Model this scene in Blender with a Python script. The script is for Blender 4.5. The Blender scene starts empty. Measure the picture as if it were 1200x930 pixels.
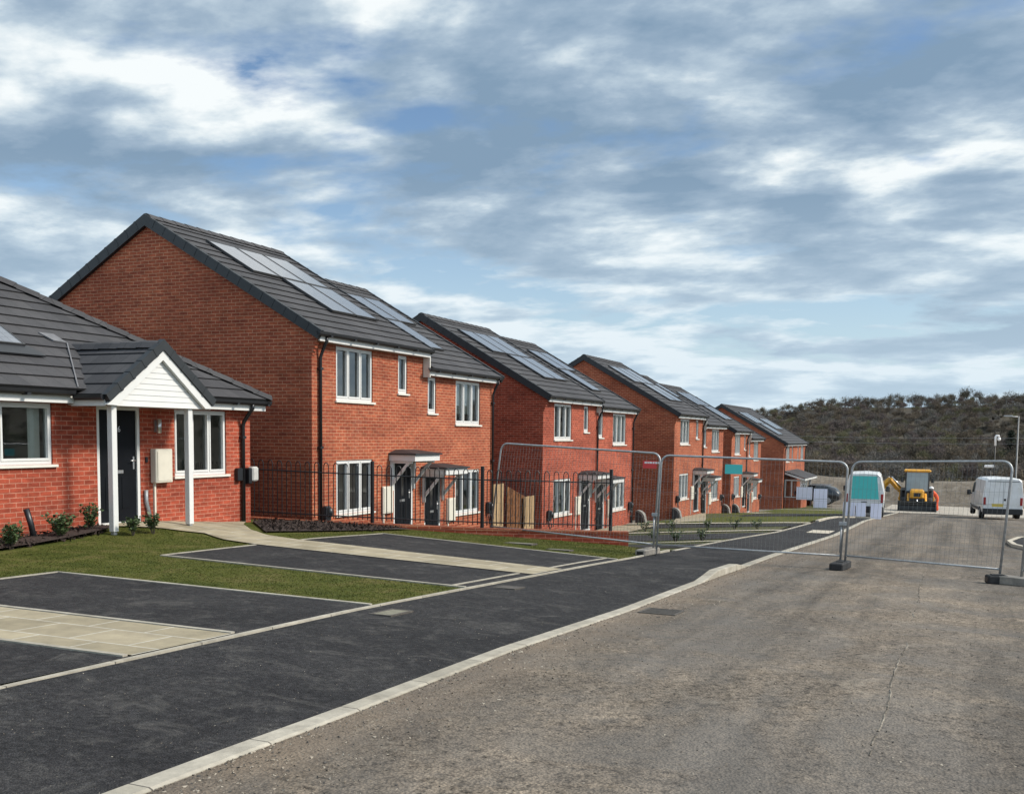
import bpy, math, random
import numpy as np
from mathutils import Vector, Matrix
random.seed(7); rng = np.random.default_rng(11)
SC = bpy.context.scene
COL = SC.collection
PI = math.pi

# ------------------------------------------------------------------ heights of the place (camera lens at z = 0)
RP = [(-60,-1.3),(-30,-1.45),(-5,-1.56),(0,-1.62),(3,-1.68),(4.3,-1.72),(5.3,-1.76),(7.9,-1.84),(11.35,-2.02),(15.9,-2.19),(18.5,-2.31),
      (21.6,-2.44),(32.8,-2.98),(43.6,-3.31),(57,-3.98),(70,-4.65),(82,-5.2),(95,-5.5),(140,-6.2)]
BP = [(-60,-1.3),(-30,-1.4),(-5,-1.5),(4.5,-1.63),(5.9,-1.68),(8.9,-1.78),(16,-2.13),(18,-2.24),(21.6,-2.42),(32.8,-2.96),(43.6,-3.29),
      (57,-3.96),(70,-4.63),(82,-5.18),(95,-5.48),(140,-6.2)]
QP = [(-60,-1.5),(0,-1.6),(8,-1.68),(12,-1.72),(15,-1.75),(17,-1.84),(19,-1.92),(24,-2.05)]
LP = [(-60,-1.5),(16,-2.3),(18,-2.72),(23,-2.85),(26,-3.2),(31,-3.36),(34,-3.46),(39.3,-3.5),(46,-3.78),(52,-3.9),(56,-4.2),(60,-4.4),(66,-4.78),
      (72,-5.0),(79,-5.33),(95,-5.6),(140,-6.2)]
def itp(T):
    a = np.array(T); return lambda y: np.interp(y, a[:,0], a[:,1])
P, B, Q, L = itp(RP), itp(BP), itp(QP), itp(LP)
def g_up(x, y):
    t = np.clip((-5.5-x)/7.5, 0, 1)
    return (1-t)*B(y)+t*Q(y)+0.13*np.exp(-((x+13.2)/1.0)**2-((y-13.6)/1.6)**2)
def g_low(x, y):
    t = np.clip((-5.4-x)/6.6, 0, 1.25)
    return (1-t)*B(y)+t*L(y)
def upst(y): return np.interp(y, [-60,15.1,16.0,17.5,18.4,200],[.014,.014,.105,.105,.018,.018])
def g_pave(x, y):
    t = np.clip((-3.6-x)/1.9, 0, 1)
    return (1-t)*(P(y)+upst(y))+t*B(y)

# ------------------------------------------------------------------ materials
def mat(name):
    m = bpy.data.materials.new(name); m.use_nodes = True
    nt = m.node_tree; nt.nodes.clear()
    out = nt.nodes.new('ShaderNodeOutputMaterial'); p = nt.nodes.new('ShaderNodeBsdfPrincipled')
    nt.links.new(p.outputs[0], out.inputs[0])
    return m, nt, p
def N(nt, t, **kw):
    n = nt.nodes.new('ShaderNode'+t)
    for k, v in kw.items():
        if k in n.inputs: n.inputs[k].default_value = v
        else: setattr(n, k, v)
    return n
def lk(nt, a, b): nt.links.new(a, b)
def c4(c): return (c[0], c[1], c[2], 1.0)
def ramp(nt, fac, stops):
    r = N(nt, 'ValToRGB'); e = r.color_ramp.elements
    while len(e) < len(stops): e.new(0.5)
    for el, (p, c) in zip(e, stops):
        el.position = p; el.color = c4(c) if hasattr(c, '__len__') else (c, c, c, 1)
    lk(nt, fac, r.inputs[0]); return r.outputs[0]
def mixc(nt, f, a, b, mode='MIX'):
    m = N(nt, 'Mix', data_type='RGBA', blend_type=mode)
    for s, v in ((0, f), (6, a), (7, b)):
        if hasattr(v, 'is_linked') or hasattr(v, 'links'): lk(nt, v, m.inputs[s])
        elif s == 0: m.inputs[0].default_value = v
        else: m.inputs[s].default_value = c4(v)
    return m.outputs[2]
def noise(nt, vec, scale, detail=4, rough=.55, dist=0.0):
    n = N(nt, 'TexNoise', Scale=scale, Detail=detail, Roughness=rough, Distortion=dist)
    if vec is not None: lk(nt, vec, n.inputs['Vector'])
    return n.outputs[0]
def wpos(nt, scale=(1,1,1)):
    g = N(nt, 'NewGeometry'); m = N(nt, 'Mapping'); m.inputs['Scale'].default_value = scale
    lk(nt, g.outputs['Position'], m.inputs[0]); return m.outputs[0]
def bump(nt, p, h, strength=.3, dist=.01):
    b = N(nt, 'Bump', Strength=strength, Distance=dist)
    lk(nt, h, b.inputs['Height']); lk(nt, b.outputs[0], p.inputs['Normal'])
def plain(name, col, rough=.5, var=.12, scale=6, metal=0, spec=.5, bmp=0):
    m, nt, p = mat(name)
    v = N(nt, 'TexCoord').outputs['Object']
    n = noise(nt, v, scale, 5)
    lo = [c*(1-var) for c in col]; hi = [min(1, c*(1+var)) for c in col]
    lk(nt, ramp(nt, n, [(.3, lo), (.7, hi)]), p.inputs['Base Color'])
    p.inputs['Roughness'].default_value = rough; p.inputs['Metallic'].default_value = metal
    p.inputs['Specular IOR Level'].default_value = spec
    if bmp: bump(nt, p, noise(nt, v, scale*8, 3), bmp, .004)
    return m
def brick(name, c1, c2, mortar):
    m, nt, p = mat(name)
    uv = N(nt, 'TexCoord').outputs['UV']
    b = N(nt, 'TexBrick', Scale=1.0); b.offset = .5
    b.inputs['Color1'].default_value = c4(c1); b.inputs['Color2'].default_value = c4(c2); b.inputs['Mortar'].default_value = c4(mortar)
    b.inputs['Mortar Size'].default_value = .0062; b.inputs['Mortar Smooth'].default_value = .15
    b.inputs['Bias'].default_value = -.1; b.inputs['Brick Width'].default_value = .225; b.inputs['Row Height'].default_value = .075
    lk(nt, uv, b.inputs['Vector'])
    w = wpos(nt)
    c = mixc(nt, ramp(nt, noise(nt, w, .55, 6, .65), [(.35, 0), (.75, .5)]), b.outputs[0], [x*.6 for x in c2])
    sp = ramp(nt, noise(nt, w, 60, 3, .7), [(.3, .78), (.7, 1.12)])
    c = mixc(nt, 1.0, c, sp, 'MULTIPLY')
    # a few courses of slightly different bricks
    s = N(nt, 'TexNoise', Scale=1.0, Detail=2.0); mp = N(nt, 'Mapping'); mp.inputs['Scale'].default_value = (4.44, 13.33, 1)
    lk(nt, uv, mp.inputs[0]); lk(nt, mp.outputs[0], s.inputs['Vector'])
    c = mixc(nt, 1.0, c, ramp(nt, s.outputs[0], [(.3, .72), (.7, 1.2)]), 'MULTIPLY')
    sg = N(nt, 'TexNoise', Scale=1.0, Detail=1.0); mq = N(nt, 'Mapping'); mq.inputs['Scale'].default_value = (.5, 1.6, 1); lk(nt, uv, mq.inputs[0]); lk(nt, mq.outputs[0], sg.inputs['Vector'])
    c = mixc(nt, 1.0, c, ramp(nt, sg.outputs[0], [(.36, (.84, .82, .82)), (.5, (1, 1, 1)), (.64, (1.10, 1.13, 1.12))]), 'MULTIPLY')
    # pale salts drifting over some areas
    c = mixc(nt, ramp(nt, noise(nt, w, 1.3, 5, .7), [(.60, 0), (.82, .2)]), c, (.5, .36, .27))
    lk(nt, c, p.inputs['Base Color']); p.inputs['Roughness'].default_value = .88; p.inputs['Specular IOR Level'].default_value = .25
    inv = N(nt, 'Math', operation='SUBTRACT'); inv.inputs[0].default_value = 1.0; lk(nt, b.outputs['Fac'], inv.inputs[1])
    bump(nt, p, inv.outputs[0], .5, .006)
    return m
M = {}
M['brick'] = brick('red_brick', (.37, .071, .036), (.262, .049, .026), (.47, .22, .148))
M['brick_orange'] = brick('orange_red_brick', (.365, .094, .043), (.275, .062, .032), (.52, .28, .165))
M['lead'] = plain('weathered_lead', (.13, .13, .135), .6, .2, 6)
M['rampcap'] = plain('grey_ramp_cap', (.20, .185, .165), .85, .2, 8)
M['upvc'] = plain('white_plastic', (.60, .60, .575), .35, .03, 3)
M['cream'] = plain('cream_plastic', (.58, .55, .46), .45, .05, 4)
M['sillm'] = plain('sill_white', (.64, .62, .55), .4, .06, 5)
M['black'] = plain('black_plastic', (.012, .013, .015), .4, .2, 5)
M['doorm'] = plain('black_door_paint', (.006, .007, .009), .45, .2, 3, 0, .12)
M['verge'] = plain('dark_verge_cap', (.015, .018, .020), .55, .2, 5)
M['steel'] = plain('galvanised_steel', (.36, .37, .37), .5, .2, 18, .55)
M['chrome'] = plain('brushed_steel', (.6, .6, .6), .3, .05, 5, .9)
M['railm'] = plain('black_powder_coat', (.006, .006, .007), .5, .2, 9)
M['teal'] = plain('teal_board', (.07, .50, .47), .5, .05, 3)
M['whiteb'] = plain('white_board', (.74, .74, .84), .55, .04, 4)
M['red'] = plain('red_sign', (.6, .05, .05), .5, .05, 4)
M['interior'] = plain('painted_plaster', (.48, .48, .42), .9, .05, 3)
M['blind'] = plain('pale_blind', (.62, .64, .60), .8, .08, 4)
M['shade_brown_timber'] = plain('boards_painted_shade', (.15, .068, .032), .9, .5, 9, 0, .08)  # dark brown puts the shade on the middle gate boards into their colour
M['wire'] = plain('dull_fence_wire', (.20, .20, .19), .6, .2, 9, .3)
M['cabglass'] = plain('cab_glass_painted_sky', (.30, .38, .42), .12, .1, 2, 0, .8)  # pale blue base colour stands in for the reflected sky
M['rubber'] = plain('black_rubber', (.018, .018, .018), .8, .25, 14, bmp=.3)
M['concrete'] = plain('weathered_concrete', (.22, .20, .17), .9, .25, 11, bmp=.4)
M['slabm'] = plain('pale_coping', (.42, .375, .295), .85, .15, 9, bmp=.2)
M['grey_bin'] = plain('pale_grey_cap', (.42, .41, .38), .8, .15, 7)
M['yellow'] = plain('digger_yellow', (.62, .30, .02), .45, .2, 4)
M['dkmetal'] = plain('dark_steel', (.05, .05, .05), .5, .3, 6, .4)
M['bucketm'] = plain('worn_bucket_steel', (.035, .035, .033), .55, .4, 3, .3)
M['orange'] = plain('hi_vis_orange', (.75, .10, .03), .8, .1, 8)
M['hatwhite'] = plain('helmet_white', (.78, .76, .74), .4, .04, 4)
M['skin'] = plain('skin', (.45, .26, .2), .6, .06, 7)
M['carpaint'] = plain('dark_grey_car_paint', (.018, .02, .024), .25, .1, 3, 0, .7)
M['lampred'] = plain('red_tail_lens', (.28, .02, .02), .25, .1, 6)
M['plate'] = plain('yellow_plate', (.62, .45, .05), .4, .05, 4)
M['tyre'] = plain('tyre_rubber', (.015, .015, .015), .8, .2, 9)
M['woodpost'] = plain('utility_pole_wood', (.14, .12, .1), .9, .2, 6)
M['mulch'] = plain('bark_mulch', (.030, .018, .013), .95, .5, 40, bmp=.6)
M['iron'] = plain('cast_iron', (.085, .075, .063), .7, .35, 25, .3, bmp=.4)

def vanpaint():
    m, nt, p = mat('white_van_paint'); w = N(nt, 'TexCoord').outputs['Object']
    lk(nt, ramp(nt, noise(nt, w, 2.2, 6, .6), [(.3, (.62, .61, .57)), (.65, (.76, .76, .75))]), p.inputs['Base Color'])
    p.inputs['Roughness'].default_value = .3; p.inputs['Coat Weight'].default_value = .3
    return m
M['van'] = vanpaint()
def glass(name, tint=(.80, .84, .80), refl=1.0):
    m, nt, p = mat(name); nt.nodes.remove(p); out = nt.nodes[0]
    t = N(nt, 'BsdfTransparent'); t.inputs[0].default_value = c4(tint)
    gl = N(nt, 'BsdfGlossy', Roughness=.015); gl.inputs[0].default_value = (.92, .95, .97, 1)
    f = N(nt, 'Fresnel', IOR=1.62); mx = N(nt, 'MixShader')
    b = N(nt, 'Bump', Strength=.02, Distance=.02); lk(nt, noise(nt, N(nt, 'TexCoord').outputs['Object'], 1.6, 2), b.inputs['Height'])
    lk(nt, b.outputs[0], gl.inputs['Normal'])
    mm = N(nt, 'Math', operation='MULTIPLY'); mm.inputs[1].default_value = refl; lk(nt, f.outputs[0], mm.inputs[0])
    lk(nt, mm.outputs[0], mx.inputs[0]); lk(nt, t.outputs[0], mx.inputs[1]); lk(nt, gl.outputs[0], mx.inputs[2]); lk(nt, mx.outputs[0], out.inputs[0])
    return m
M['glass'] = glass('window_glass', refl=1.9)
M['darkglass'] = plain('dark_vehicle_glass', (.012, .014, .016), .05, .1, 2, 0, .8)
def tiles():
    m, nt, p = mat('dark_grey_roof_tile'); uv = N(nt, 'TexCoord').outputs['UV']
    b = N(nt, 'TexBrick', Scale=1.0); b.offset = .5
    b.inputs['Color1'].default_value = (.046, .045, .047, 1); b.inputs['Color2'].default_value = (.060, .058, .059, 1)
    b.inputs['Mortar'].default_value = (.014, .014, .015, 1)
    b.inputs['Mortar Size'].default_value = .004; b.inputs['Mortar Smooth'].default_value = .1
    b.inputs['Brick Width'].default_value = .33; b.inputs['Row Height'].default_value = .345; lk(nt, uv, b.inputs['Vector'])
    w = wpos(nt)
    c = mixc(nt, 1.0, b.outputs[0], ramp(nt, noise(nt, w, 1.1, 6, .7), [(.3, .8), (.7, 1.25)]), 'MULTIPLY')
    c = mixc(nt, 1.0, c, ramp(nt, noise(nt, w, 45, 3), [(.3, .85), (.7, 1.12)]), 'MULTIPLY')
    lk(nt, c, p.inputs['Base Color']); p.inputs['Roughness'].default_value = .7; p.inputs['Specular IOR Level'].default_value = .22
    bump(nt, p, noise(nt, w, 120, 2), .15, .004); return m
M['tile'] = tiles()
def solar():
    m, nt, p = mat('solar_glass'); uv = N(nt, 'TexCoord').outputs['UV']
    b = N(nt, 'TexBrick', Scale=1.0); b.offset = 0
    b.inputs['Color1'].default_value = (.15, .16, .18, 1); b.inputs['Color2'].default_value = (.13, .14, .16, 1)  # raised base colour carries part of the bright sky reflection
    b.inputs['Mortar'].default_value = (.05, .055, .065, 1); b.inputs['Mortar Size'].default_value = .006
    b.inputs['Brick Width'].default_value = .165; b.inputs['Row Height'].default_value = .165; lk(nt, uv, b.inputs['Vector'])
    lk(nt, b.outputs[0], p.inputs['Base Color']); p.inputs['Roughness'].default_value = .14; p.inputs['IOR'].default_value = 2.1
    return m
M['solar'] = solar()
def road_m():
    m, nt, p = mat('dusty_binder_course_tarmac')
    w = wpos(nt); ws = wpos(nt, (1.6, .22, 1))
    st = noise(nt, ws, 1.0, 6, .65, .6); big = noise(nt, w, .35, 5, .6)
    mot = noise(nt, wpos(nt, (1.5, .75, 1)), 1.5, 9, .74, .5)
    base = ramp(nt, mot, [(.34, (.082, .069, .056)), (.46, (.138, .114, .088)), (.54, (.190, .155, .117)), (.66, (.285, .232, .172))])
    base = mixc(nt, ramp(nt, st, [(.38, .0), (.62, .55)]), base, (.210, .170, .127))
    base = mixc(nt, ramp(nt, big, [(.42, .0), (.62, .6)]), base, (.112, .098, .083))
    v = N(nt, 'TexVoronoi', Scale=55.0, feature='F1'); lk(nt, w, v.inputs['Vector'])
    grain = ramp(nt, v.outputs['Distance'], [(.08, 1.25), (.45, 1.0), (.8, .55)])
    pit = ramp(nt, noise(nt, w, 17, 7, .78), [(.36, .16), (.43, .66), (.51, 1.04), (.7, 1.4)])
    base = mixc(nt, 1.0, base, grain, 'MULTIPLY'); base = mixc(nt, 1.0, base, pit, 'MULTIPLY')
    base = mixc(nt, ramp(nt, noise(nt, w, .6, 6, .7, .7), [(.42, .0), (.62, .6)]), base, (.122, .114, .103))
    sx = N(nt, 'SeparateXYZ'); lk(nt, w, sx.inputs[0]); ed = N(nt, 'MapRange'); lk(nt, sx.outputs[0], ed.inputs[0])
    for i_, v_ in ((1, -3.42), (2, -2.75), (3, .85), (4, .0)): ed.inputs[i_].default_value = v_
    me_ = N(nt, 'Math', operation='MULTIPLY'); lk(nt, ed.outputs[0], me_.inputs[0]); lk(nt, ramp(nt, noise(nt, w, 1.9, 6, .7), [(.3, .25), (.6, 1)]), me_.inputs[1])
    base = mixc(nt, me_.outputs[0], base, (.17, .132, .096))
    # wheel tracks worn along the lane
    base = mixc(nt, 1.0, base, ramp(nt, noise(nt, wpos(nt, (1.5, .035, 1)), 1.0, 4, .6, .3), [(.36, .68), (.5, 1.0), (.62, 1.2)]), 'MULTIPLY')
    # pale dried slurry blotches
    base = mixc(nt, ramp(nt, noise(nt, w, 1.1, 6, .75, .8), [(.60, 0), (.74, .55)]), base, (.32, .28, .222))
    lk(nt, base, p.inputs['Base Color']); p.inputs['Roughness'].default_value = .92; p.inputs['Specular IOR Level'].default_value = .2
    a = N(nt, 'Math', operation='ADD'); lk(nt, noise(nt, w, 34, 5, .75), a.inputs[0]); lk(nt, v.outputs['Distance'], a.inputs[1])
    bump(nt, p, a.outputs[0], .65, .012); return m
M['road'] = road_m()
def asphalt():
    m, nt, p = mat('new_black_tarmac'); w = wpos(nt)
    c = ramp(nt, noise(nt, w, .9, 7, .7, .5), [(.3, (.021, .0205, .0215)), (.55, (.036, .035, .0355)), (.75, (.066, .063, .059))])
    v = N(nt, 'TexVoronoi', Scale=95.0); lk(nt, w, v.inputs['Vector'])
    c = mixc(nt, 1.0, c, ramp(nt, v.outputs['Distance'], [(.1, 1.5), (.4, 1.0), (.7, .55)]), 'MULTIPLY')
    c = mixc(nt, 1.0, c, ramp(nt, noise(nt, w, 21, 6, .75), [(.36, .55), (.5, 1.0), (.66, 1.75)]), 'MULTIPLY')
    c = mixc(nt, 1.0, c, (.92, .92, .92), 'MULTIPLY')
    d1 = N(nt, 'Mapping'); d1.inputs['Rotation'].default_value = (0, 0, .5); d1.inputs['Scale'].default_value = (.7, 3.2, 1)
    lk(nt, w, d1.inputs[0])
    sc = ramp(nt, noise(nt, d1.outputs[0], 1.6, 8, .78, 1.2), [(.56, 0), (.72, .26)])
    c = mixc(nt, sc, c, (.135, .128, .115))
    c = mixc(nt, ramp(nt, noise(nt, w, 2.6, 8, .8, .6), [(.52, 0), (.72, .6)]), c, (.125, .118, .106))
    lk(nt, c, p.inputs['Base Color']); p.inputs['Roughness'].default_value = .85; p.inputs['Specular IOR Level'].default_value = .18
    bump(nt, p, v.outputs['Distance'], .7, .010); return m
M['asphalt'] = asphalt()
def paving():
    m, nt, p = mat('buff_paving_slab'); w = wpos(nt)
    b = N(nt, 'TexBrick', Scale=1.0); b.offset = .5
    b.inputs['Color1'].default_value = (.245, .207, .132, 1); b.inputs['Color2'].default_value = (.345, .293, .195, 1)
    b.inputs['Mortar'].default_value = (.46, .43, .36, 1); b.inputs['Mortar Size'].default_value = .010; b.inputs['Mortar Smooth'].default_value = .3
    b.inputs['Brick Width'].default_value = .62; b.inputs['Row Height'].default_value = .50; lk(nt, w, b.inputs['Vector'])
    c = mixc(nt, 1.0, b.outputs[0], ramp(nt, noise(nt, w, 3.0, 6, .7), [(.3, .72), (.7, 1.15)]), 'MULTIPLY')
    lk(nt, c, p.inputs['Base Color']); p.inputs['Roughness'].default_value = .85
    bump(nt, p, noise(nt, w, 22, 5, .6), .3, .006); return m
M['paving'] = paving()
def kerb_m():
    m, nt, p = mat('concrete_kerb'); w = wpos(nt)
    b = N(nt, 'TexBrick', Scale=1.0); b.offset = 0
    b.inputs['Color1'].default_value = (.31, .282, .222, 1); b.inputs['Color2'].default_value = (.385, .352, .285, 1)
    b.inputs['Mortar'].default_value = (.09, .08, .065, 1); b.inputs['Mortar Size'].default_value = .006
    b.inputs['Brick Width'].default_value = 5.0; b.inputs['Row Height'].default_value = .915; lk(nt, w, b.inputs['Vector'])
    c = mixc(nt, 1.0, b.outputs[0], ramp(nt, noise(nt, w, 4, 7, .75), [(.3, .65), (.7, 1.2)]), 'MULTIPLY')
    c = mixc(nt, ramp(nt, noise(nt, w, 2.1, 7, .75), [(.52, 0), (.72, .55)]), c, (.16, .135, .1))
    lk(nt, c, p.inputs['Base Color']); p.inputs['Roughness'].default_value = .9; bump(nt, p, noise(nt, w, 40, 3), .5, .006); return m
M['kerb'] = kerb_m()
def grass_m(name, a, b, c_):
    m, nt, p = mat(name); w = wpos(nt)
    c = ramp(nt, noise(nt, w, 1.3, 8, .74, .7), [(.36, a), (.5, b), (.66, c_)])
    c = mixc(nt, 1.0, c, ramp(nt, noise(nt, w, 30, 4, .7), [(.3, .6), (.7, 1.4)]), 'MULTIPLY')
    lk(nt, c, p.inputs['Base Color']); p.inputs['Roughness'].default_value = .9; p.inputs['Specular IOR Level'].default_value = .15
    bump(nt, p, noise(nt, w, 60, 4, .7), .9, .02); return m
M['grass'] = grass_m('lawn_turf', (.046, .058, .009), (.074, .082, .015), (.125, .108, .036))
M['verge_grass'] = grass_m('sparse_turf', (.05, .06, .022), (.075, .08, .035), (.12, .105, .06))
M['soil'] = grass_m('bare_ground', (.11, .095, .075), (.17, .15, .12), (.25, .225, .19))
M['aggregate'] = grass_m('pale_stone_sub_base', (.27, .24, .2), (.36, .325, .27), (.44, .40, .34))
M['bank'] = grass_m('earth_bank', (.10, .082, .062), (.155, .13, .10), (.22, .195, .16))
M['hillm'] = grass_m('winter_hillside', (.052, .044, .033), (.066, .056, .041), (.085, .073, .052))
def timber():
    m, nt, p = mat('fence_timber'); g = N(nt, 'TexCoord'); mp = N(nt, 'Mapping'); mp.inputs['Scale'].default_value = (7, 7, .6)
    lk(nt, g.outputs['Object'], mp.inputs[0])
    c = ramp(nt, noise(nt, mp.outputs[0], 2.2, 6, .7, .8), [(.3, (.24, .15, .075)), (.7, (.42, .29, .15))])
    lk(nt, c, p.inputs['Base Color']); p.inputs['Roughness'].default_value = .8; return m
M['timber'] = timber()
def twig(name, a, b):
    m, nt, p = mat(name)
    c = ramp(nt, noise(nt, wpos(nt), .055, 4, .7), [(.35, a), (.65, b)])
    lk(nt, c, p.inputs['Base Color']); p.inputs['Roughness'].default_value = .95; p.inputs['Specular IOR Level'].default_value = .1; return m
M['twig'] = twig('bare_winter_twigs', (.085, .073, .058), (.145, .125, .085))
M['bark'] = twig('tree_bark', (.05, .042, .033), (.085, .072, .058))
M['evergreen'] = plain('dark_evergreen', (.016, .028, .014), .9, .4, 3)
M['leaf'] = plain('glossy_shrub_leaf', (.055, .085, .028), .55, .45, 20)
M['blade'] = twig('grass_blade', (.078, .092, .017), (.115, .116, .030))

# ------------------------------------------------------------------ mesh builder
class MB:
    def __init__(s): s.v = []; s.f = []; s.uv = []; s.sm = []
    def face(s, pts, uv=None, smooth=False):
        i = len(s.v); s.v.extend([tuple(map(float, p)) for p in pts]); s.f.append(tuple(range(i, i+len(pts)))); s.uv.append(uv); s.sm.append(smooth)
    def box(s, x0, x1, y0, y1, z0, z1):
        a = [(x0,y0,z0),(x1,y0,z0),(x1,y1,z0),(x0,y1,z0),(x0,y0,z1),(x1,y0,z1),(x1,y1,z1),(x0,y1,z1)]
        for q in ((0,3,2,1),(4,5,6,7),(0,1,5,4),(1,2,6,5),(2,3,7,6),(3,0,4,7)): s.face([a[k] for k in q])
    def rbox(s, x0, x1, y0, y1, z0, z1, b=.012):
        # box with chamfered vertical and top edges
        def ring(d, z): return [(x0+d,y0,z),(x1-d,y0,z),(x1,y0+d,z),(x1,y1-d,z),(x1-d,y1,z),(x0+d,y1,z),(x0,y1-d,z),(x0,y0+d,z)]
        def ring2(d, e, z): return [(x0+d+e*.3,y0+e,z),(x1-d-e*.3,y0+e,z),(x1-e,y0+d+e*.3,z),(x1-e,y1-d-e*.3,z),(x1-d-e*.3,y1-e,z),(x0+d+e*.3,y1-e,z),(x0+e,y1-d-e*.3,z),(x0+e,y0+d+e*.3,z)]
        s.loft([ring2(b,b,z0), ring(b,z0+b), ring(b,z1-b), ring2(b,b,z1)], caps=True)
    def loft(s, rings, caps=False, smooth=False, closed=True):
        n = len(rings[0])
        for a, b in zip(rings[:-1], rings[1:]):
            for k in range(n if closed else n-1):
                l = (k+1) % n; s.face([a[k], a[l], b[l], b[k]], None, smooth)
        if caps: s.face(list(reversed(rings[0]))); s.face(rings[-1])
    def tube(s, path, r, n=8, caps=True, smooth=True):
        P_ = [Vector(p) for p in path]; rings = []; rr = r if hasattr(r, '__len__') else [r]*len(P_)
        up = None
        for i, p in enumerate(P_):
            d = ((P_[min(i+1, len(P_)-1)]-p).normalized()+(p-P_[max(i-1, 0)]).normalized())
            d = d.normalized() if d.length > 1e-6 else Vector((0,0,1))
            if up is None: up = Vector((0,0,1)) if abs(d.z) < .9 else Vector((1,0,0))
            a = d.cross(up).normalized(); b = a.cross(d).normalized(); up = b
            rings.append([tuple(p+(a*math.cos(2*PI*k/n)+b*math.sin(2*PI*k/n))*rr[i]) for k in range(n)])
        s.loft(rings, caps, smooth)
    def bar(s, p, q, w):
        # thin square bar (fence wires)
        p, q = Vector(p), Vector(q); d = (q-p).normalized(); u = Vector((0,0,1)) if abs(d.z) < .9 else Vector((1,0,0))
        a = d.cross(u).normalized()*w/2; b = d.cross(a).normalized()*w/2
        s.loft([[tuple(e+a+b), tuple(e-a+b), tuple(e-a-b), tuple(e+a-b)] for e in (p, q)])
    def prism(s, poly, axis, a0, a1):
        def pt(p, a):
            return (a, p[0], p[1]) if axis == 'x' else ((p[0], a, p[1]) if axis == 'y' else (p[0], p[1], a))
        s.loft([[pt(p, a0) for p in poly], [pt(p, a1) for p in poly]], caps=True)
    def lathe(s, c, prof, n=16, smooth=True):
        s.loft([[(c[0]+r*math.cos(2*PI*k/n), c[1]+r*math.sin(2*PI*k/n), c[2]+z) for k in range(n)] for r, z in prof], True, smooth)
    def wheel(s, c, r, w, n=20):
        rs = [(r*.55,-w/2),(r*.93,-w/2),(r,-w*.35),(r,w*.35),(r*.93,w/2),(r*.55,w/2)]
        s.loft([[(c[0]+x, c[1]+q*math.cos(2*PI*k/n), c[2]+q*math.sin(2*PI*k/n)) for k in range(n)] for q, x in rs], True, True)
    def build(s, name, material, parent=None, loc=None, uv=None, recalc=True):
        origin = Vector((0,0,0))
        if parent is not None: origin = parent['_o'] if '_o' in parent else Vector((0,0,0)); origin = Vector(origin)
        elif loc is not None: origin = Vector(loc)
        me = bpy.data.meshes.new(name)
        me.from_pydata([(v[0]-origin.x, v[1]-origin.y, v[2]-origin.z) for v in s.v], [], s.f)
        if uv:
            lay = me.uv_layers.new(name='UVMap')
            for poly, u in zip(me.polygons, s.uv):
                nrm = poly.normal
                for k, li in enumerate(poly.loop_indices):
                    if u is not None: lay.data[li].uv = u[k]; continue
                    x, y, z = s.v[me.loops[li].vertex_index]
                    if uv == 'wall':
                        lay.data[li].uv = ((y if abs(nrm.x) > abs(nrm.y) else x) if abs(nrm.z) < .9 else x, z if abs(nrm.z) < .9 else y)
                    else: lay.data[li].uv = (y, x)
        for poly, sm in zip(me.polygons, s.sm): poly.use_smooth = sm
        if recalc or any(s.sm):
            import bmesh
            bm = bmesh.new(); bm.from_mesh(me); bmesh.ops.remove_doubles(bm, verts=bm.verts, dist=1e-5)
            bmesh.ops.recalc_face_normals(bm, faces=bm.faces); bm.to_mesh(me); bm.free()
        me.materials.append(material)
        o = bpy.data.objects.new(name, me); COL.objects.link(o)
        if parent is not None: o.parent = parent
        else: o.location = origin
        if parent is not None and '_o' in parent:
            o['_o'] = tuple(parent['_o'])
        else: o['_o'] = tuple(origin)
        return o
def tag(o, label, cat, group=None):
    o['label'] = label; o['category'] = cat
    if group: o['group'] = group
    return o
def thing(name, label, cat, loc, rz=0, group=None, local=False):
    o = bpy.data.objects.new(name, None); COL.objects.link(o); o.location = loc; o.rotation_euler = (0, 0, rz)
    o['_o'] = (0., 0., 0.) if local else tuple(float(c) for c in loc)
    return tag(o, label, cat, group)
def struct(o): o['kind'] = 'structure'; return o
def grid(xs, ys, zf, mb=None):
    mb = mb or MB()
    for i in range(len(xs)-1):
        for j in range(len(ys)-1):
            mb.face([(xs[i],ys[j],float(zf(xs[i],ys[j]))),(xs[i+1],ys[j],float(zf(xs[i+1],ys[j]))),(xs[i+1],ys[j+1],float(zf(xs[i+1],ys[j+1]))),(xs[i],ys[j+1],float(zf(xs[i],ys[j+1])))], None, True)
    return mb
def ribbon(A, Bb, n, zf, sub=6, mb=None):
    mb = mb or MB()
    def dens(L_):
        out = []
        for p, q in zip(L_[:-1], L_[1:]):
            for k in range(sub): out.append((p[0]+(q[0]-p[0])*k/sub, p[1]+(q[1]-p[1])*k/sub))
        return out+[L_[-1]]
    A, Bb = dens(A), dens(Bb); R = []
    for p, q in zip(A, Bb):
        R.append([(p[0]+(q[0]-p[0])*k/n, p[1]+(q[1]-p[1])*k/n) for k in range(n+1)])
    for a, b in zip(R[:-1], R[1:]):
        for k in range(n):
            mb.face([(x, y, float(zf(x, y))) for x, y in (a[k], a[k+1], b[k+1], b[k])], None, True)
    return mb
def lin(a, b, n): return [float(v) for v in np.linspace(a, b, n)]

# ------------------------------------------------------------------ THE GROUND
def zbase(x, y):
    if x > -3.5: return P(y)-.06
    if x > -5.4: return g_pave(x, y)-.08
    return g_low(x, y)-.06
ys = lin(-40, 15, 23)[:-1]+lin(15, 26, 23)[:-1]+lin(26, 100, 38)+[110, 125, 140]
struct(grid([-120,-70,-40,-28]+lin(-22, -5.6, 12)+[-5.4,-4.5,-3.55,-3.45,0,2.3,6,12,25,60,120], ys, zbase).build('ground', M['soil']))
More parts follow.
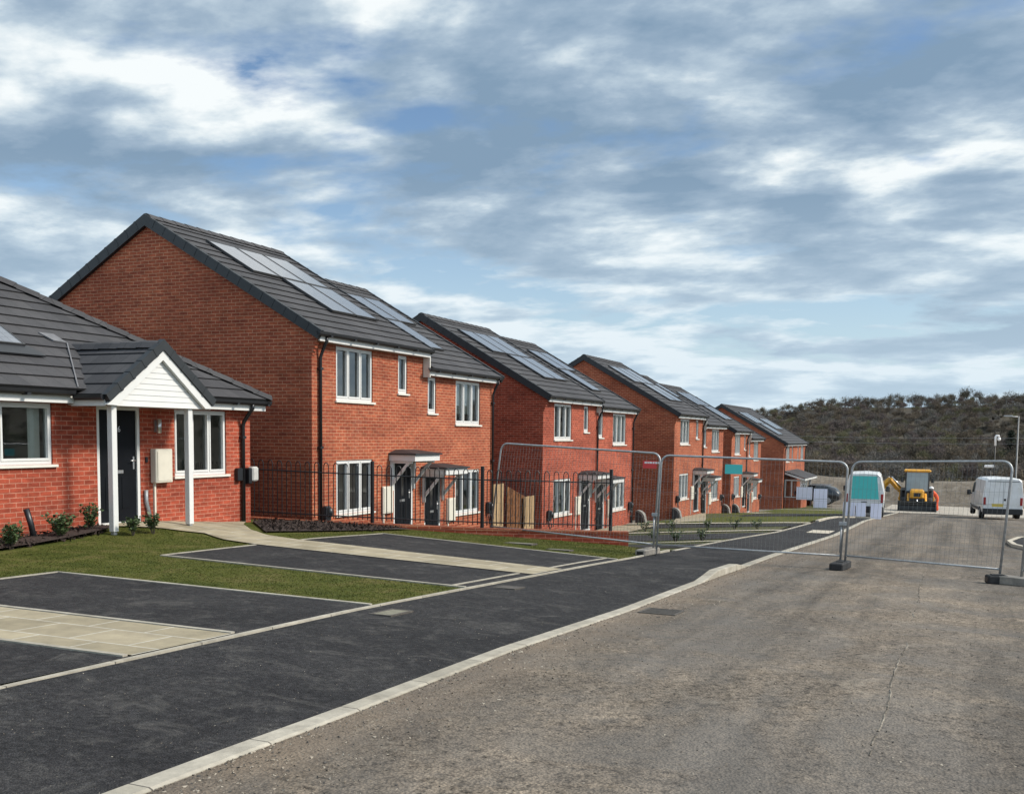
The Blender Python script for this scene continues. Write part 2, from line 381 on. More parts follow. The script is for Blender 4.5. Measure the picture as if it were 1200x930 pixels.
# lawn ground beyond the retaining wall
struct(ribbon([(-5.6,21.3),(-5.5,33.6),(-5.2,46),(-5.4,66)], [(-12.3,21.3),(-12.3,33.6),(-12.3,46),(-12.3,92)], 8, lambda x, y: g_low(x, y)+.0, 8).build('lower_lawn', M['verge_grass']))
W = [(-14.6,17.8),(-12.4,18.4),(-9.4,19.75),(-6.5,21.0)]
# upper garden lawn (turf sheet + blades = one stuff object)
def wall_y(x): return float(np.interp(x, [p[0] for p in W], [p[1] for p in W]))
lm = MB()
xs = lin(-24, -13.4, 6)[:-1]+lin(-13.4, -5.56, 22)
for i in range(len(xs)-1):
    for j in range(44):
        q = []
        for (a, b) in ((i, j), (i+1, j), (i+1, j+1), (i, j+1)):
            x = xs[a]; y1 = wall_y(x)-.06 if x < -6.5 else min(20.95, 20.95-(x+6.5)*1.2)
            y = -30+(y1+30)*(1-(1-b/44)**1.9); q.append((x, y, float(g_up(x, y))))
        lm.face(q, None, True)
def on_lawn(x, y):
    a = ~((x > -10.1) & (y > 2.9) & (y < 9.11)); b = ~((x > -10.46) & (y > 11.27) & (y < 17.46))
    path = (x < -10.3) & (x > -13.4) & (y > np.interp(x, [-13.4,-12.7,-11.9,-10.4], [12.6,13.75,13.85,13.45])) & (y < np.interp(x, [-13.4,-12.7,-11.4,-10.4], [17.2,16.0,14.9,14.6]))
    bed = ((x < np.interp(y, [8,10,12.2,14], [-11.95,-12.1,-12.6,-13.3])) & (y < 13.5)) | ((x < -11.2) & (y > np.interp(x, [-13.4,-11.2], [15.6,14.6])) & (y < np.interp(x, [-13.4,-11.2], [19, 17.4])))
    return a & b & ~path & ~bed & (y < np.interp(x, [p[0] for p in W], [p[1] for p in W])-.1) & (x < -5.62) & (x > -13.3)
nb = 170000
bx = rng.uniform(-13.3, -5.62, nb); by = rng.uniform(5.0, 21, nb); k = on_lawn(bx, by); bx, by = bx[k], by[k]
bz = g_up(bx, by); nb = len(bx); an = rng.uniform(0, 2*PI, nb); h = rng.uniform(.006, .020, nb); w = rng.uniform(.003, .006, nb); le = rng.normal(0, .014, (nb, 2))
V = np.empty((nb, 3, 3)); V[:,0] = np.c_[bx-np.cos(an)*w, by-np.sin(an)*w, bz]; V[:,1] = np.c_[bx+np.cos(an)*w, by+np.sin(an)*w, bz]; V[:,2] = np.c_[bx+le[:,0], by+le[:,1], bz+h]
lawn = lm.build('lawn_grass', M['grass']); lawn['kind'] = 'stuff'
def add_tris(o, V, mi_mat, idxs=None):
    # append loose triangles to an object's mesh
    me = o.data; old_v = np.empty(len(me.vertices)*3); me.vertices.foreach_get('co', old_v)
    faces = [tuple(p.vertices) for p in me.polygons]; n0 = len(me.vertices); sm = [p.use_smooth for p in me.polygons]
    me2 = bpy.data.meshes.new(me.name)
    allv = np.concatenate([old_v.reshape(-1,3), V.reshape(-1,3)])
    sizes = np.array([len(f) for f in faces]+[3]*len(V)); idx = np.concatenate([np.concatenate([np.array(f) for f in faces]) if faces else np.zeros(0, int), np.arange(len(V)*3)+n0])
    me2.vertices.add(len(allv)); me2.vertices.foreach_set('co', allv.ravel())
    me2.loops.add(len(idx)); me2.loops.foreach_set('vertex_index', idx.astype(np.int32))
    me2.polygons.add(len(sizes)); st = np.concatenate([[0], np.cumsum(sizes)[:-1]]); me2.polygons.foreach_set('loop_start', st.astype(np.int32)); me2.polygons.foreach_set('loop_total', sizes.astype(np.int32))
    for m in me.materials: me2.materials.append(m)
    nm = len(me.materials); mi = np.zeros(len(sizes), np.int32)
    for m in (mi_mat if isinstance(mi_mat, list) else [mi_mat]): me2.materials.append(m)
    mi[len(faces):] = nm if idxs is None else nm+idxs
    me2.polygons.foreach_set('material_index', mi); me2.polygons.foreach_set('use_smooth', np.array(sm+[False]*len(V)))
    me2.update(); me2.validate(); o.data = me2
add_tris(lawn, V, M['grass'])

# road, kerb, footway
yr = lin(-40, 2, 12)[:-1]+lin(2, 30, 57)[:-1]+lin(30, 66, 25)
struct(grid([-3.46,-2.5,-1.2,0,1.2,2.4,5,9,14], yr, lambda x, y: P(y)-(.04 if x >= 3 else 0)).build('road', M['road']))
km = MB()
for a, b in zip(yr[:-1], yr[1:]):
    def sec(y): p = float(P(y)); u = float(upst(y)); return [(-3.6,y,p-.15),(-3.6,y,p+u),(-3.475,y,p+u),(-3.455,y,p+u-.009),(-3.452,y,p-.15)]
    s0, s1 = sec(a), sec(b)
    for q in range(4): km.face([s0[q], s0[q+1], s1[q+1], s1[q]])
struct(km.build('kerb', M['kerb']))
def scatter_stones(n, x0, x1, y0, y1, zf, smin, smax, bias=None):
    x = rng.uniform(x0, x1, n); y = y0+(y1-y0)*rng.uniform(0, 1, n)**1.5
    if bias is not None: x = x0+(x1-x0)*rng.uniform(0, 1, n)**bias
    sz = smin+(smax-smin)*rng.uniform(0, 1, n)**3; c = np.c_[x, y, zf(x, y)+sz*.2]
    T = rng.normal(0, 1, (n, 4, 3)); T /= np.linalg.norm(T, axis=2, keepdims=True); T[..., 2] *= .6; T = T*sz[:, None, None]+c[:, None]
    F = T[:, [[0,1,2],[0,2,3],[0,3,1],[1,3,2]]].reshape(-1, 3, 3); return F, np.repeat(rng.integers(0, 3, n), 4).astype(np.int32)
gm_ = MB(); gm_.face([(0,5,-2.2),(.01,5,-2.2),(0,5.01,-2.2)]); grit = gm_.build('grit', M['concrete']); grit['kind'] = 'stuff'; grit['label'] = 'loose grit and small stones scattered over the dusty road'
parts_ = [scatter_stones(26000, -3.4, 5, 3.0, 24, lambda x, y: P(y), .004, .013), scatter_stones(9000, -3.45, -2.7, 3, 26, lambda x, y: P(y), .004, .016, 2.2), scatter_stones(2500, -5.45, -3.6, 3.2, 16, g_pave, .003, .008)]
add_tris(grit, np.concatenate([p[0] for p in parts_]), [plain('pale_grit', (.30, .265, .21), .95, .2, 3), plain('brown_grit', (.17, .14, .105), .95, .2, 3), plain('dark_grit', (.07, .064, .056), .95, .2, 3)], np.concatenate([p[1] for p in parts_]))
# the joint left by the paver, a thin ridge of tarmac down the lane
jm = MB(); js = [(-.43-.02*math.sin(i*1.7)-.035*(i-8)/2*(1 if i > 8 else .15), 4.3+i*1.0) for i in range(19)]
js = [(float(np.interp(y, [q[1] for q in js], [q[0] for q in js]))+random.gauss(0, .006), y) for y in lin(4.3, 22.3, 150)]
for (x0, y0), (x1, y1) in zip(js[:-1], js[1:]):
    z0, z1 = float(P(y0)), float(P(y1))
    if math.sin(y0*2.1)+math.sin(y0*.83+1) < -.35 or random.random() < .12: continue
    wj = random.uniform(.012, .035); jm.face([(x0-wj,y0,z0-.008),(x0,y0,z0+.007),(x1,y1,z1+.007),(x1-wj,y1,z1-.008)]); jm.face([(x0,y0,z0+.007),(x0+.015,y0,z0-.012),(x1+.015,y1,z1-.012),(x1,y1,z1+.007)])
M['joint'] = grass_m('dried_slurry_ridge', (.09, .08, .066), (.15, .132, .108), (.36, .325, .27))
struct(jm.build('road_joint', M['joint']))
yp = lin(-40, 2, 12)[:-1]+lin(2, 46, 67)+[50, 55, 60, 66]
def xback(y): return float(np.interp(y, [0,18,26,33.7,39.3,66], [-5.5,-5.5,-5.46,-5.22,-5.09,-5.05]))
fm = MB()
for a, b in zip(yp[:-1], yp[1:]):
    for k in range(4):
        def pt(y, t): x = -3.6+(xback(y)+3.6)*t; return (x, y, float(g_pave(x, y)))
        fm.face([pt(a, k/4), pt(a, (k+1)/4), pt(b, (k+1)/4), pt(b, k/4)], None, True)
struct(fm.build('pavement', M['asphalt']))
def edging(pts, w, off, zf, name='edging_strip', sub=10, h=.03, m=None):
    mb = MB(); L_ = []
    for p, q in zip(pts[:-1], pts[1:]):
        for k in range(sub): L_.append((p[0]+(q[0]-p[0])*k/sub, p[1]+(q[1]-p[1])*k/sub))
    L_.append(pts[-1]); rings = []
    for i, p in enumerate(L_):
        a, b = L_[max(i-1, 0)], L_[min(i+1, len(L_)-1)]; d = Vector((b[0]-a[0], b[1]-a[1])).normalized(); n = Vector((-d.y, d.x))*w/2
        z = float(zf(*p))+off
        rings.append([(p[0]+n.x,p[1]+n.y,z-h-.05),(p[0]+n.x,p[1]+n.y,z),(p[0]-n.x,p[1]-n.y,z),(p[0]-n.x,p[1]-n.y,z-h-.05)])
    mb.loft(rings, True, False, False)
    return struct(mb.build(name, m or M['kerb']))
edging([(-5.53,-6),(-5.53,18.2),(-5.60,21)], .05, .018, g_up)
edging([(-5.5,21),(-5.48,26),(-5.24,33.7),(-5.11,39.3)], .07, .02, lambda x, y: g_low(x, y), sub=8)
# driveways
struct(grid(lin(-10.0, -5.57, 10), lin(3.1, 9.08, 13), lambda x, y: g_up(x, y)+.012).build('driveway', M['asphalt']))
struct(grid(lin(-10.42, -5.57, 10), lin(11.3, 17.42, 13), lambda x, y: g_up(x, y)+.012).build('driveway', M['asphalt']))
edging([(-10.0,3.1),(-10.0,9.08),(-5.58,9.08)], .05, .022, g_up)
edging([(-5.58,11.3),(-10.42,11.3),(-10.42,13.42)], .05, .02, g_up)
edging([(-10.42,14.66),(-10.42,17.42),(-5.58,17.42)], .05, .02, g_up)
edging([(-5.78,11.36),(-5.78,13.42)], .05, .02, g_up); edging([(-5.78,14.66),(-5.78,17.36)], .05, .02, g_up)
# buff slab paths
struct(grid(lin(-10.0, -5.57, 10), lin(5.72, 6.86, 4), lambda x, y: g_up(x, y)+.02).build('paving_path', M['paving']))
edging([(-10.0,6.9),(-5.6,6.9)], .05, .026, g_up); edging([(-10.0,5.68),(-5.6,5.68)], .05, .026, g_up)
ribbon_a = [(-5.57,13.46),(-8.0,13.46),(-10.42,13.46),(-11.2,13.6),(-11.9,13.95),(-12.5,13.6),(-13.34,12.7)]
ribbon_b = [(-5.57,14.62),(-8.0,14.62),(-10.42,14.62),(-11.2,14.75),(-11.9,15.2),(-12.7,16.0),(-13.34,16.9)]
struct(ribbon(ribbon_a, ribbon_b, 5, lambda x, y: g_up(x, y)+.022, 5).build('paving_path', M['paving']))
# lower plot strips and bays (seen beyond the wall end)
def strip(x0, x1, y0, w, m, name, off):
    return struct(grid(lin(x0, x1, 9), [y0-w/2, y0+w/2], lambda x, y: g_low(x, y)+off).build(name, m))
strip(-11.5, -5.5, 25.7, .42, M['slabm'], 'paving_path', .03); strip(-12.2, -5.25, 33.7, .5, M['slabm'], 'paving_path', .03); strip(-12.2, -5.12, 39.3, .62, M['slabm'], 'paving_path', .03)
struct(grid(lin(-11.2, -5.48, 8), lin(22.2, 24.2, 4), lambda x, y: g_low(x, y)+.014).build('driveway', M['asphalt']))
struct(grid(lin(-11.4, -5.45, 8), lin(27.6, 32.2, 4), lambda x, y: g_low(x, y)+.014).build('driveway', M['asphalt']))
struct(grid(lin(-11.6, -5.3, 8), lin(36.6, 38.6, 4), lambda x, y: g_low(x, y)+.014).build('driveway', M['asphalt']))
struct(ribbon([(-12.1,46.6),(-12.1,52.6)], [(-10.6,40.2),(-9.6,41.8)], 5, lambda x, y: g_low(x, y)+.03, 4).build('paving_path', M['paving']))
struct(grid(lin(-12.3, -10.6, 3), lin(33.5, 38.2, 4), lambda x, y: g_low(x, y)+.03).build('paving_path', M['paving']))
struct(ribbon([(-12.3,60.6),(-12.3,67)], [(-10.2,56.6),(-9.6,58.5)], 5, lambda x, y: g_low(x, y)+.03, 4).build('paving_path', M['paving']))
struct(grid(lin(-9.6, -5.1, 8), lin(48.5, 55, 4), lambda x, y: g_low(x, y)+.014).build('driveway', M['asphalt']))
struct(ribbon([(-5.25,39.8),(-5.15,48)], [(-12.2,40.0),(-10.0,48)], 5, lambda x, y: g_low(x, y)+.02, 6).build('lower_lawn', M['grass']))
struct(ribbon([(-5.25,55.2),(-5.15,66)], [(-12.2,48.4),(-12.2,80)], 5, lambda x, y: g_low(x, y)+.012, 6).build('lower_lawn', M['grass']))
edging([(-5.05,40.8),(-4.95,46.5),(-4.3,47.6),(-3.62,47.6)], .14, .06, g_pave, sub=5, m=M['slabm'])
edging([(-12.3,76.5),(-5.2,66.5)], .5, .03, g_low, name='paving_path', m=M['slabm'])
struct(grid([-4.45,-3.75], [33.3,35.0], lambda x, y: g_pave(x, y)+.008).build('tactile_paving', M['slabm']))
# right-hand kerb nose at the side road
edging([(6.5,27.2),(2.6,27.4),(1.75,28.7),(1.38,30.8),(1.34,33),(1.7,35.2),(2.7,37),(6.5,37.6)], .13, .09, lambda x, y: P(y), name='kerb', sub=4, m=M['slabm'])
struct(ribbon([(6.5,27.25),(2.65,27.45),(1.8,28.7),(1.44,30.8)], [(6.5,37.5),(2.75,36.9),(1.76,35.2),(1.4,33)], 6, lambda x, y: P(y)+.075, 3).build('pavement', M['asphalt']))
# unfinished ground at the end of the road and the earth bank
struct(grid(lin(-5.2, 26, 9), lin(65.9, 97, 12), lambda x, y: P(y)+.01+.03*math.sin(x*.7+y)*min(1, (x+5.2)/2)).build('site_ground', M['aggregate']))
bm_ = MB(); xs_ = lin(-45, 60, 90); prof = [(89.5,-.2),(90.6,.35),(91.5,.95),(92.4,1.5),(93.6,1.85),(96,1.95),(99,1.2),(104,-.4)]
def bz(i, j):
    x = xs_[i]; y, hh = prof[j]; e = .22*math.sin(x*.9+j)+.18*math.sin(x*2.3+j*2)+.12*math.sin(x*5.1+j*.7)
    return (x, y+e*.8, -5.45+hh*(1+.06*math.sin(x*.35))+e*.28*(0 < j < 7))
for i in range(len(xs_)-1):
    for j in range(len(prof)-1): bm_.face([bz(i,j),bz(i+1,j),bz(i+1,j+1),bz(i,j+1)], None, True)
struct(bm_.build('earth_bank', M['bank']))
# hills
def hz(az, r):
    k = np.interp(az, [-75,-40,-14,-9,-6,-3,0,4,20,75], [-.1,.3,.70,.84,.93,.98,1.0,1.0,1.02,1.0])
    base = np.interp(r, [96,150,250,400,550,740,800,1000,2500], [-6.4,-8.5,-9.5,-6.5,4.0,22.0,23.0,15,0])
    low = np.interp(r, [96,2500], [-6.4,-30])
    n = 1.1*math.sin(r*.021+az*.3)+.9*math.sin(az*.9+r*.01)
    return float(low+(base-low)*k+n*min(1, (r-96)/250))
hm = MB(); azs = lin(-75, 75, 121); rs = [97,110,130,150,180,215,250,290,330,380,430,480,530,580,630,680,720,745,770,800,850,1000,1500,2500]
def hp(a, r): return (r*math.sin(math.radians(a)), r*math.cos(math.radians(a)), hz(a, r))
for a0, a1 in zip(azs[:-1], azs[1:]):
    for r0, r1 in zip(rs[:-1], rs[1:]): hm.face([hp(a0,r0),hp(a1,r0),hp(a1,r1),hp(a0,r1)], None, True)
struct(hm.build('hill', M['hillm']))

# ------------------------------------------------------------------ HOUSES
def rect_wall(mb, plane, c, u0, u1, z0, z1, holes=()):
    us = sorted({u0, u1, *[v for h in holes for v in h[:2] if u0 < v < u1]}); zs = sorted({z0, z1, *[v for h in holes for v in h[2:4] if z0 < v < z1]})
    for a, b in zip(us[:-1], us[1:]):
        for d, e in zip(zs[:-1], zs[1:]):
            if any(h[0]-1e-6 <= a and b <= h[1]+1e-6 and h[2]-1e-6 <= d and e <= h[3]+1e-6 for h in holes): continue
            if plane == 'x': mb.face([(c,a,d),(c,b,d),(c,b,e),(c,a,e)])
            else: mb.face([(b,c,d),(a,c,d),(a,c,e),(b,c,e)])
    for h in holes:
        dd = .11
        if plane == 'x':
            y0, y1, a, b = h[:4]
            for q in ([(c,y0,a),(c-dd,y0,a),(c-dd,y0,b),(c,y0,b)],[(c,y1,a),(c-dd,y1,a),(c-dd,y1,b),(c,y1,b)],[(c,y0,b),(c-dd,y0,b),(c-dd,y1,b),(c,y1,b)],[(c,y0,a),(c-dd,y0,a),(c-dd,y1,a),(c,y1,a)]): mb.face(q)
def window(parent, X, y0, y1, z0, z1, lights, blind=None, sill=True):
    f = MB(); xa, xb = X-.10, X-.03; fw = .07 if y1-y0 > .8 else .075
    f.box(xa, xb, y0, y0+fw, z0, z1); f.box(xa, xb, y1-fw, y1, z0, z1); f.box(xa, xb, y0+fw, y1-fw, z1-fw, z1); f.box(xa, xb, y0+fw, y1-fw, z0, z0+fw*1.3)
    w = (y1-y0)/lights
    for k in range(1, lights): f.box(xa, xb, y0+k*w-.045, y0+k*w+.045, z0+fw*1.3, z1-fw)
    gap = []
    for k in range(lights):
        a = y0+fw if k == 0 else y0+k*w+.045; b = y1-fw if k == lights-1 else y0+(k+1)*w-.045; gap.append((a, b))
        # raised sash bead
        xs0, xs1, t = X-.028, X-.018, .024
        zb, zt = z0+fw*1.3, z1-fw
        f.box(xs0, xs1, a-.03, a+t-.02, zb-.03, zt+.03); f.box(xs0, xs1, b-t+.02, b+.03, zb-.03, zt+.03)
        f.box(xs0, xs1, a+t-.02, b-t+.02, zb-.03, zb+t-.015); f.box(xs0, xs1, a+t-.02, b-t+.02, zt-t+.015, zt+.03)
    win = f.build('window', M['upvc'], parent)
    for a, b in gap:
        p = MB(); p.face([(X-.075,a-.004,z0+.06),(X-.075,b+.004,z0+.06),(X-.075,b+.004,z1-.05),(X-.075,a-.004,z1-.05)])
        p.build('pane', M['glass'], win, recalc=False)
    if sill:
        s = MB(); s.box(X-.09, X+.045, y0-.05, y1+.07, z0-.045, z0-.003); s.build('sill', M['sillm'], win)
    r = MB(); d = 1.3; xi = X-.112
    q = [(y0-.25,z0-.3),(y1+.25,z0-.3),(y1+.25,z1+.15),(y0-.25,z1+.15)]
    for (a, b) in zip(q, q[1:]+q[:1]): r.face([(xi,a[0],a[1]),(xi,b[0],b[1]),(xi-d,b[0],b[1]),(xi-d,a[0],a[1])])
    r.face([(xi-d,*p_) for p_ in q]); r.build('room_recess', M['interior'], win, recalc=False)
    if blind:
        bl = MB()
        for (a, b, zl) in blind:
            n = max(2, int((b-a)/.085))
            for k in range(n):
                u0 = a+(b-a)*k/n; u1 = a+(b-a)*(k+1)/n
                e0, e1 = .17+.012*(k % 2), .17+.012*((k+1) % 2); bl.face([(X-e0,u0,zl),(X-e1,u1,zl),(X-e1,u1,z1),(X-e0,u0,z1)])
        bl.build('curtain', M['blind'], win, recalc=False)
    return win
def door(parent, X, y0, y1, z0, z1, number=None, glazed=True):
    f = MB(); xa, xb = X-.10, X-.01; fw = .065
    f.box(xa, xb, y0, y0+fw, z0, z1); f.box(xa, xb, y1-fw, y1, z0, z1); f.box(xa, xb, y0+fw, y1-fw, z1-fw, z1); f.box(xa, xb+.05, y0+fw, y1-fw, z0-.03, z0+.025)
    f.build('door_frame', M['upvc'], parent)
    d = MB(); a, b = y0+fw+.004, y1-fw-.004; d.box(xa+.02, xb-.03, a, b, z0+.03, z1-fw-.004)
    w = b-a
    for (u0, u1, v0, v1) in ((a+w*.16, a+w*.4, z0+.25, z0+.8), (a+w*.6, a+w*.84, z0+.25, z0+.8)):
        d.box(xb-.03, xb-.022, u0, u1, v0, v1)
    o = d.build('door', M['doorm'], parent)
    if glazed:
        gmb = MB(); c = (a+b)/2; gmb.box(xb-.03, xb-.024, c-.06, c+.06, z0+1.0, z1-fw-.18); gmb.build('glazing', M['darkglass'], o)
    l = MB(); c = (a+b)/2; l.rbox(xb-.03, xb-.018, c-.12, c+.12, z0+.86, z0+.92, .004); l.build('letter_plate', M['chrome'], o)
    hd = MB(); hd.box(xb-.03, xb-.015, b-.085, b-.05, z0+.93, z0+1.15); hd.tube([(xb-.015,b-.067,z0+1.08),(xb+.03,b-.067,z0+1.08),(xb+.03,b-.19,z0+1.08)], .010, 6); hd.build('handle', M['chrome'], o)
    if number:
        cu = bpy.data.curves.new('house_number', 'FONT'); cu.body = number; cu.size = .14; cu.extrude = .003; cu.align_x = 'CENTER'
        t = bpy.data.objects.new('house_number', cu); COL.objects.link(t); t.parent = o
        og = Vector(o['_o']); t.location = Vector((xb-.024, (a+b)/2, z0+1.58))-og; t.rotation_euler = (PI/2, 0, PI/2); cu.materials.append(M['chrome'])
        bpy.context.view_layer.update(); me = bpy.data.meshes.new_from_object(t.evaluated_get(bpy.context.evaluated_depsgraph_get())); n_ = bpy.data.objects.new('house_number_digits', me); COL.objects.link(n_)
        n_.parent = o; n_.location = t.location; n_.rotation_euler = t.rotation_euler; bpy.data.objects.remove(t)
    return o
def slope(mb, x0, z0, x1, z1, yl, yr, n, lip=.028):
    # tile courses from eave (x0,z0) to ridge (x1,z1); yl/yr give the left/right ends at t in 0..1
    Ls = math.hypot(x1-x0, z1-z0); nx, nz = (z1-z0)/Ls, abs(x1-x0)/Ls; sg = 1 if x0 > x1 else -1
    for k in range(n):
        a, b = k/n, (k+1)/n
        def pt(t, y, up): return (x0+(x1-x0)*t+sg*nx*up, y, z0+(z1-z0)*t+nz*up)
        A, Bq, C, D = pt(a, yl(a), lip), pt(a, yr(a), lip), pt(b, yr(b), .004), pt(b, yl(b), .004)
        off = (k % 2)*.165
        mb.face([A, Bq, C, D], [(yl(a)+off, a*n*.345+.002),(yr(a)+off, a*n*.345+.002),(yr(b)+off, b*n*.345-.004),(yl(b)+off, b*n*.345-.004)])
        E, F = pt(a, yl(a), -.01), pt(a, yr(a), -.01)
        mb.face([E, F, Bq, A], [(0,.001)]*4)
def downpipe(parent, X, y, zt, zb, out=.22, r=.036):
    d = MB(); x = X+.055
    d.tube([(X+out,y,zt),(X+out,y,zt-.10),(X+out*.8,y,zt-.16),(x+.03,y,zt-.36),(x,y,zt-.44),(x,y,zb)], r, 8)
    z = zt-.7
    while z > zb+.3:
        d.box(X, X+.095, y-.055, y+.055, z, z+.05); z -= 1.7
    return d.build('downpipe', M['black'], parent)
def gutter(parent, X, y0, y1, z):
    gm = MB(); pr = [(X,z+.045),(X+.012,z-.01),(X+.04,z-.045),(X+.075,z-.045),(X+.105,z-.01),(X+.115,z+.045),(X+.105,z+.045),(X+.075,z-.03),(X+.04,z-.03),(X+.012,z+.045)]
    gm.loft([[(a, y0, b) for a, b in pr], [(a, y1, b) for a, b in pr]], True)
    y = y0+.4
    while y < y1:
        gm.box(X-.012, X+.119, y, y+.07, z-.055, z-.02); y += .95
    return gm.build('gutter', M['black'], parent)
def verge(parent, xe, ze, xr, zr, y0, y1, th=.2, back=None):
    mb = MB(); d = Vector((xr-xe, zr-ze)).normalized(); n = Vector((-d.y, d.x))
    if n.y < 0: n = -n
    for (a, b) in (((xe, ze), (xr, zr)),)+((((back[0], back[1]), (xr, zr)),) if back else ()):
        s = 1 if a[0] > b[0] else -1; q = Vector((abs(n.x)*s, n.y))
        A, Bq = Vector(a), Vector(b)
        poly = [A+q*.045, Bq+Vector((0, .052)), Bq-Vector((0, th*1.12)), A-q*(th-.03)]
        mb.prism([tuple(v) for v in poly], 'y', y0, y1)
        # cap joints
        L_ = (Bq-A).length; k = .34
        while k < L_-.1:
            p = A+(Bq-A)*(k/L_); u = (Bq-A)/L_
            pp = [p+q*.05, p+u*.05+q*.05, p+u*.05-q*(th-.045), p-q*(th-.045)]
            mb.prism([tuple(v) for v in pp], 'y', y0-.006, y1+.004); k += .345
    return mb.build('verge', M['verge'], parent)
def ridge(parent, x, z, y0, y1):
    mb = MB(); y = y0
    while y < y1-.05:
        e = min(y+.42, y1); pr = [(x-.17,z-.06),(x-.10,z+.02),(x-.03,z+.055),(x+.03,z+.055),(x+.10,z+.02),(x+.17,z-.06)]
        mb.loft([[(a, y, b+.012) for a, b in pr], [(a, e-.004, b) for a, b in pr]], False, False, False)
        mb.face([(a, y, b+.012) for a, b in pr]); y = e
    mb.face([(a, y1, b) for a, b in pr])
    return mb.build('ridge_tiles', M['tile'], parent, uv='roof')
def solar_panel(parent, xe, ze, tn, y0, y1, s0, s1, name='solar_panel'):
    k = math.sqrt(1+tn*tn); d = Vector((-1/k, 0, tn/k)); n = Vector((tn/k, 0, 1/k)); e = Vector((xe, 0, ze))
    def pt(y, s, u): v = e+d*s+n*u; return (v.x, y, v.z)
    def block(mb, a, b, c, f, u0, u1): mb.loft([[pt(a,c,u),pt(b,c,u),pt(b,f,u),pt(a,f,u)] for u in (u0, u1)], True)
    f = MB(); t = .03
    block(f, y0, y0+t, s0, s1, .03, .085); block(f, y1-t, y1, s0, s1, .03, .085); block(f, y0+t, y1-t, s0, s0+t, .03, .085); block(f, y0+t, y1-t, s1-t, s1, .03, .085)
    o = f.build(name, M['dkmetal'], parent)
    g_ = MB(); q = [pt(y0+t,s0+t,.078),pt(y1-t,s0+t,.078),pt(y1-t,s1-t,.078),pt(y0+t,s1-t,.078)]
    g_.face(q, [(y0,s0),(y1,s0),(y1,s1),(y0,s1)]); g_.build('panel_glass', M['solar'], o, uv='roof', recalc=False)
    return o
def canopy(parent, X, y0, y1, z0):
    # flat-hipped door canopy on two raked brackets
    c = MB(); x1 = X+.72
    c.box(X, x1-.03, y0+.03, y1-.03, z0, z0+.10)
    o = c.build('canopy', M['upvc'], parent)
    f = MB(); f.box(X, x1, y0, y0+.028, z0-.02, z0+.13); f.box(X, x1, y1-.028, y1, z0-.02, z0+.13); f.box(x1-.028, x1, y0+.028, y1-.028, z0-.02, z0+.13); f.build('fascia', M['upvc'], o)
    t = MB(); a = [(X,y0-.05,z0+.13),(x1+.05,y0-.05,z0+.13),(x1+.05,y1+.05,z0+.13),(X,y1+.05,z0+.13)]; b = [(p[0],p[1],z0+.165) for p in a]
    top = [(X,y0+.3,z0+.25),(X+.18,y0+.3,z0+.25),(X+.18,y1-.3,z0+.25),(X,y1-.3,z0+.25)]
    t.loft([a, b, top], True); t.build('canopy_roof', M['verge'], o)
    for yy in (y0+.05, y1-.12):
        br = MB(); br.box(X, X+.06, yy, yy+.07, z0-.75, z0-.02); br.box(X+.06, x1-.12, yy, yy+.07, z0-.08, z0-.02)
        br.prism([(X+.06,z0-.62),(X+.06,z0-.52),(X+.44,z0-.08),(X+.53,z0-.08)], 'y', yy+.005, yy+.065); br.build('bracket', M['upvc'], o)
    return o
def meter(parent, X, y0, y1, z0, z1, zg, d=.07):
    m = MB(); m.rbox(X, X+d, y0, y1, z0, z1, .012); m.box(X+d, X+d+.01, y0+.04, y1-.04, z0+.04, z1-.05); o = m.build('meter_box', M['cream'], parent)
    t = MB(); t.box(X, X+.035, y0+.06, y0+.10, zg, z0); t.build('conduit', M['cream'], o); return o
def wallbox(parent, X, y, z):
    m = MB(); m.rbox(X, X+.14, y-.1, y+.1, z, z+.34, .03); m.lathe((X+.15, y, z+.2), [(.01,-.1),(.06,-.09),(.07,0),(.06,.09),(.01,.1)], 10)
    m.tube([(X+.1,y+.05,z),(X+.12,y+.1,z-.2),(X+.08,y+.02,z-.3),(X+.1,y-.08,z-.12),(X+.1,y-.06,z+.02)], .016, 6)
    return m.build('car_charger', M['black'], parent)

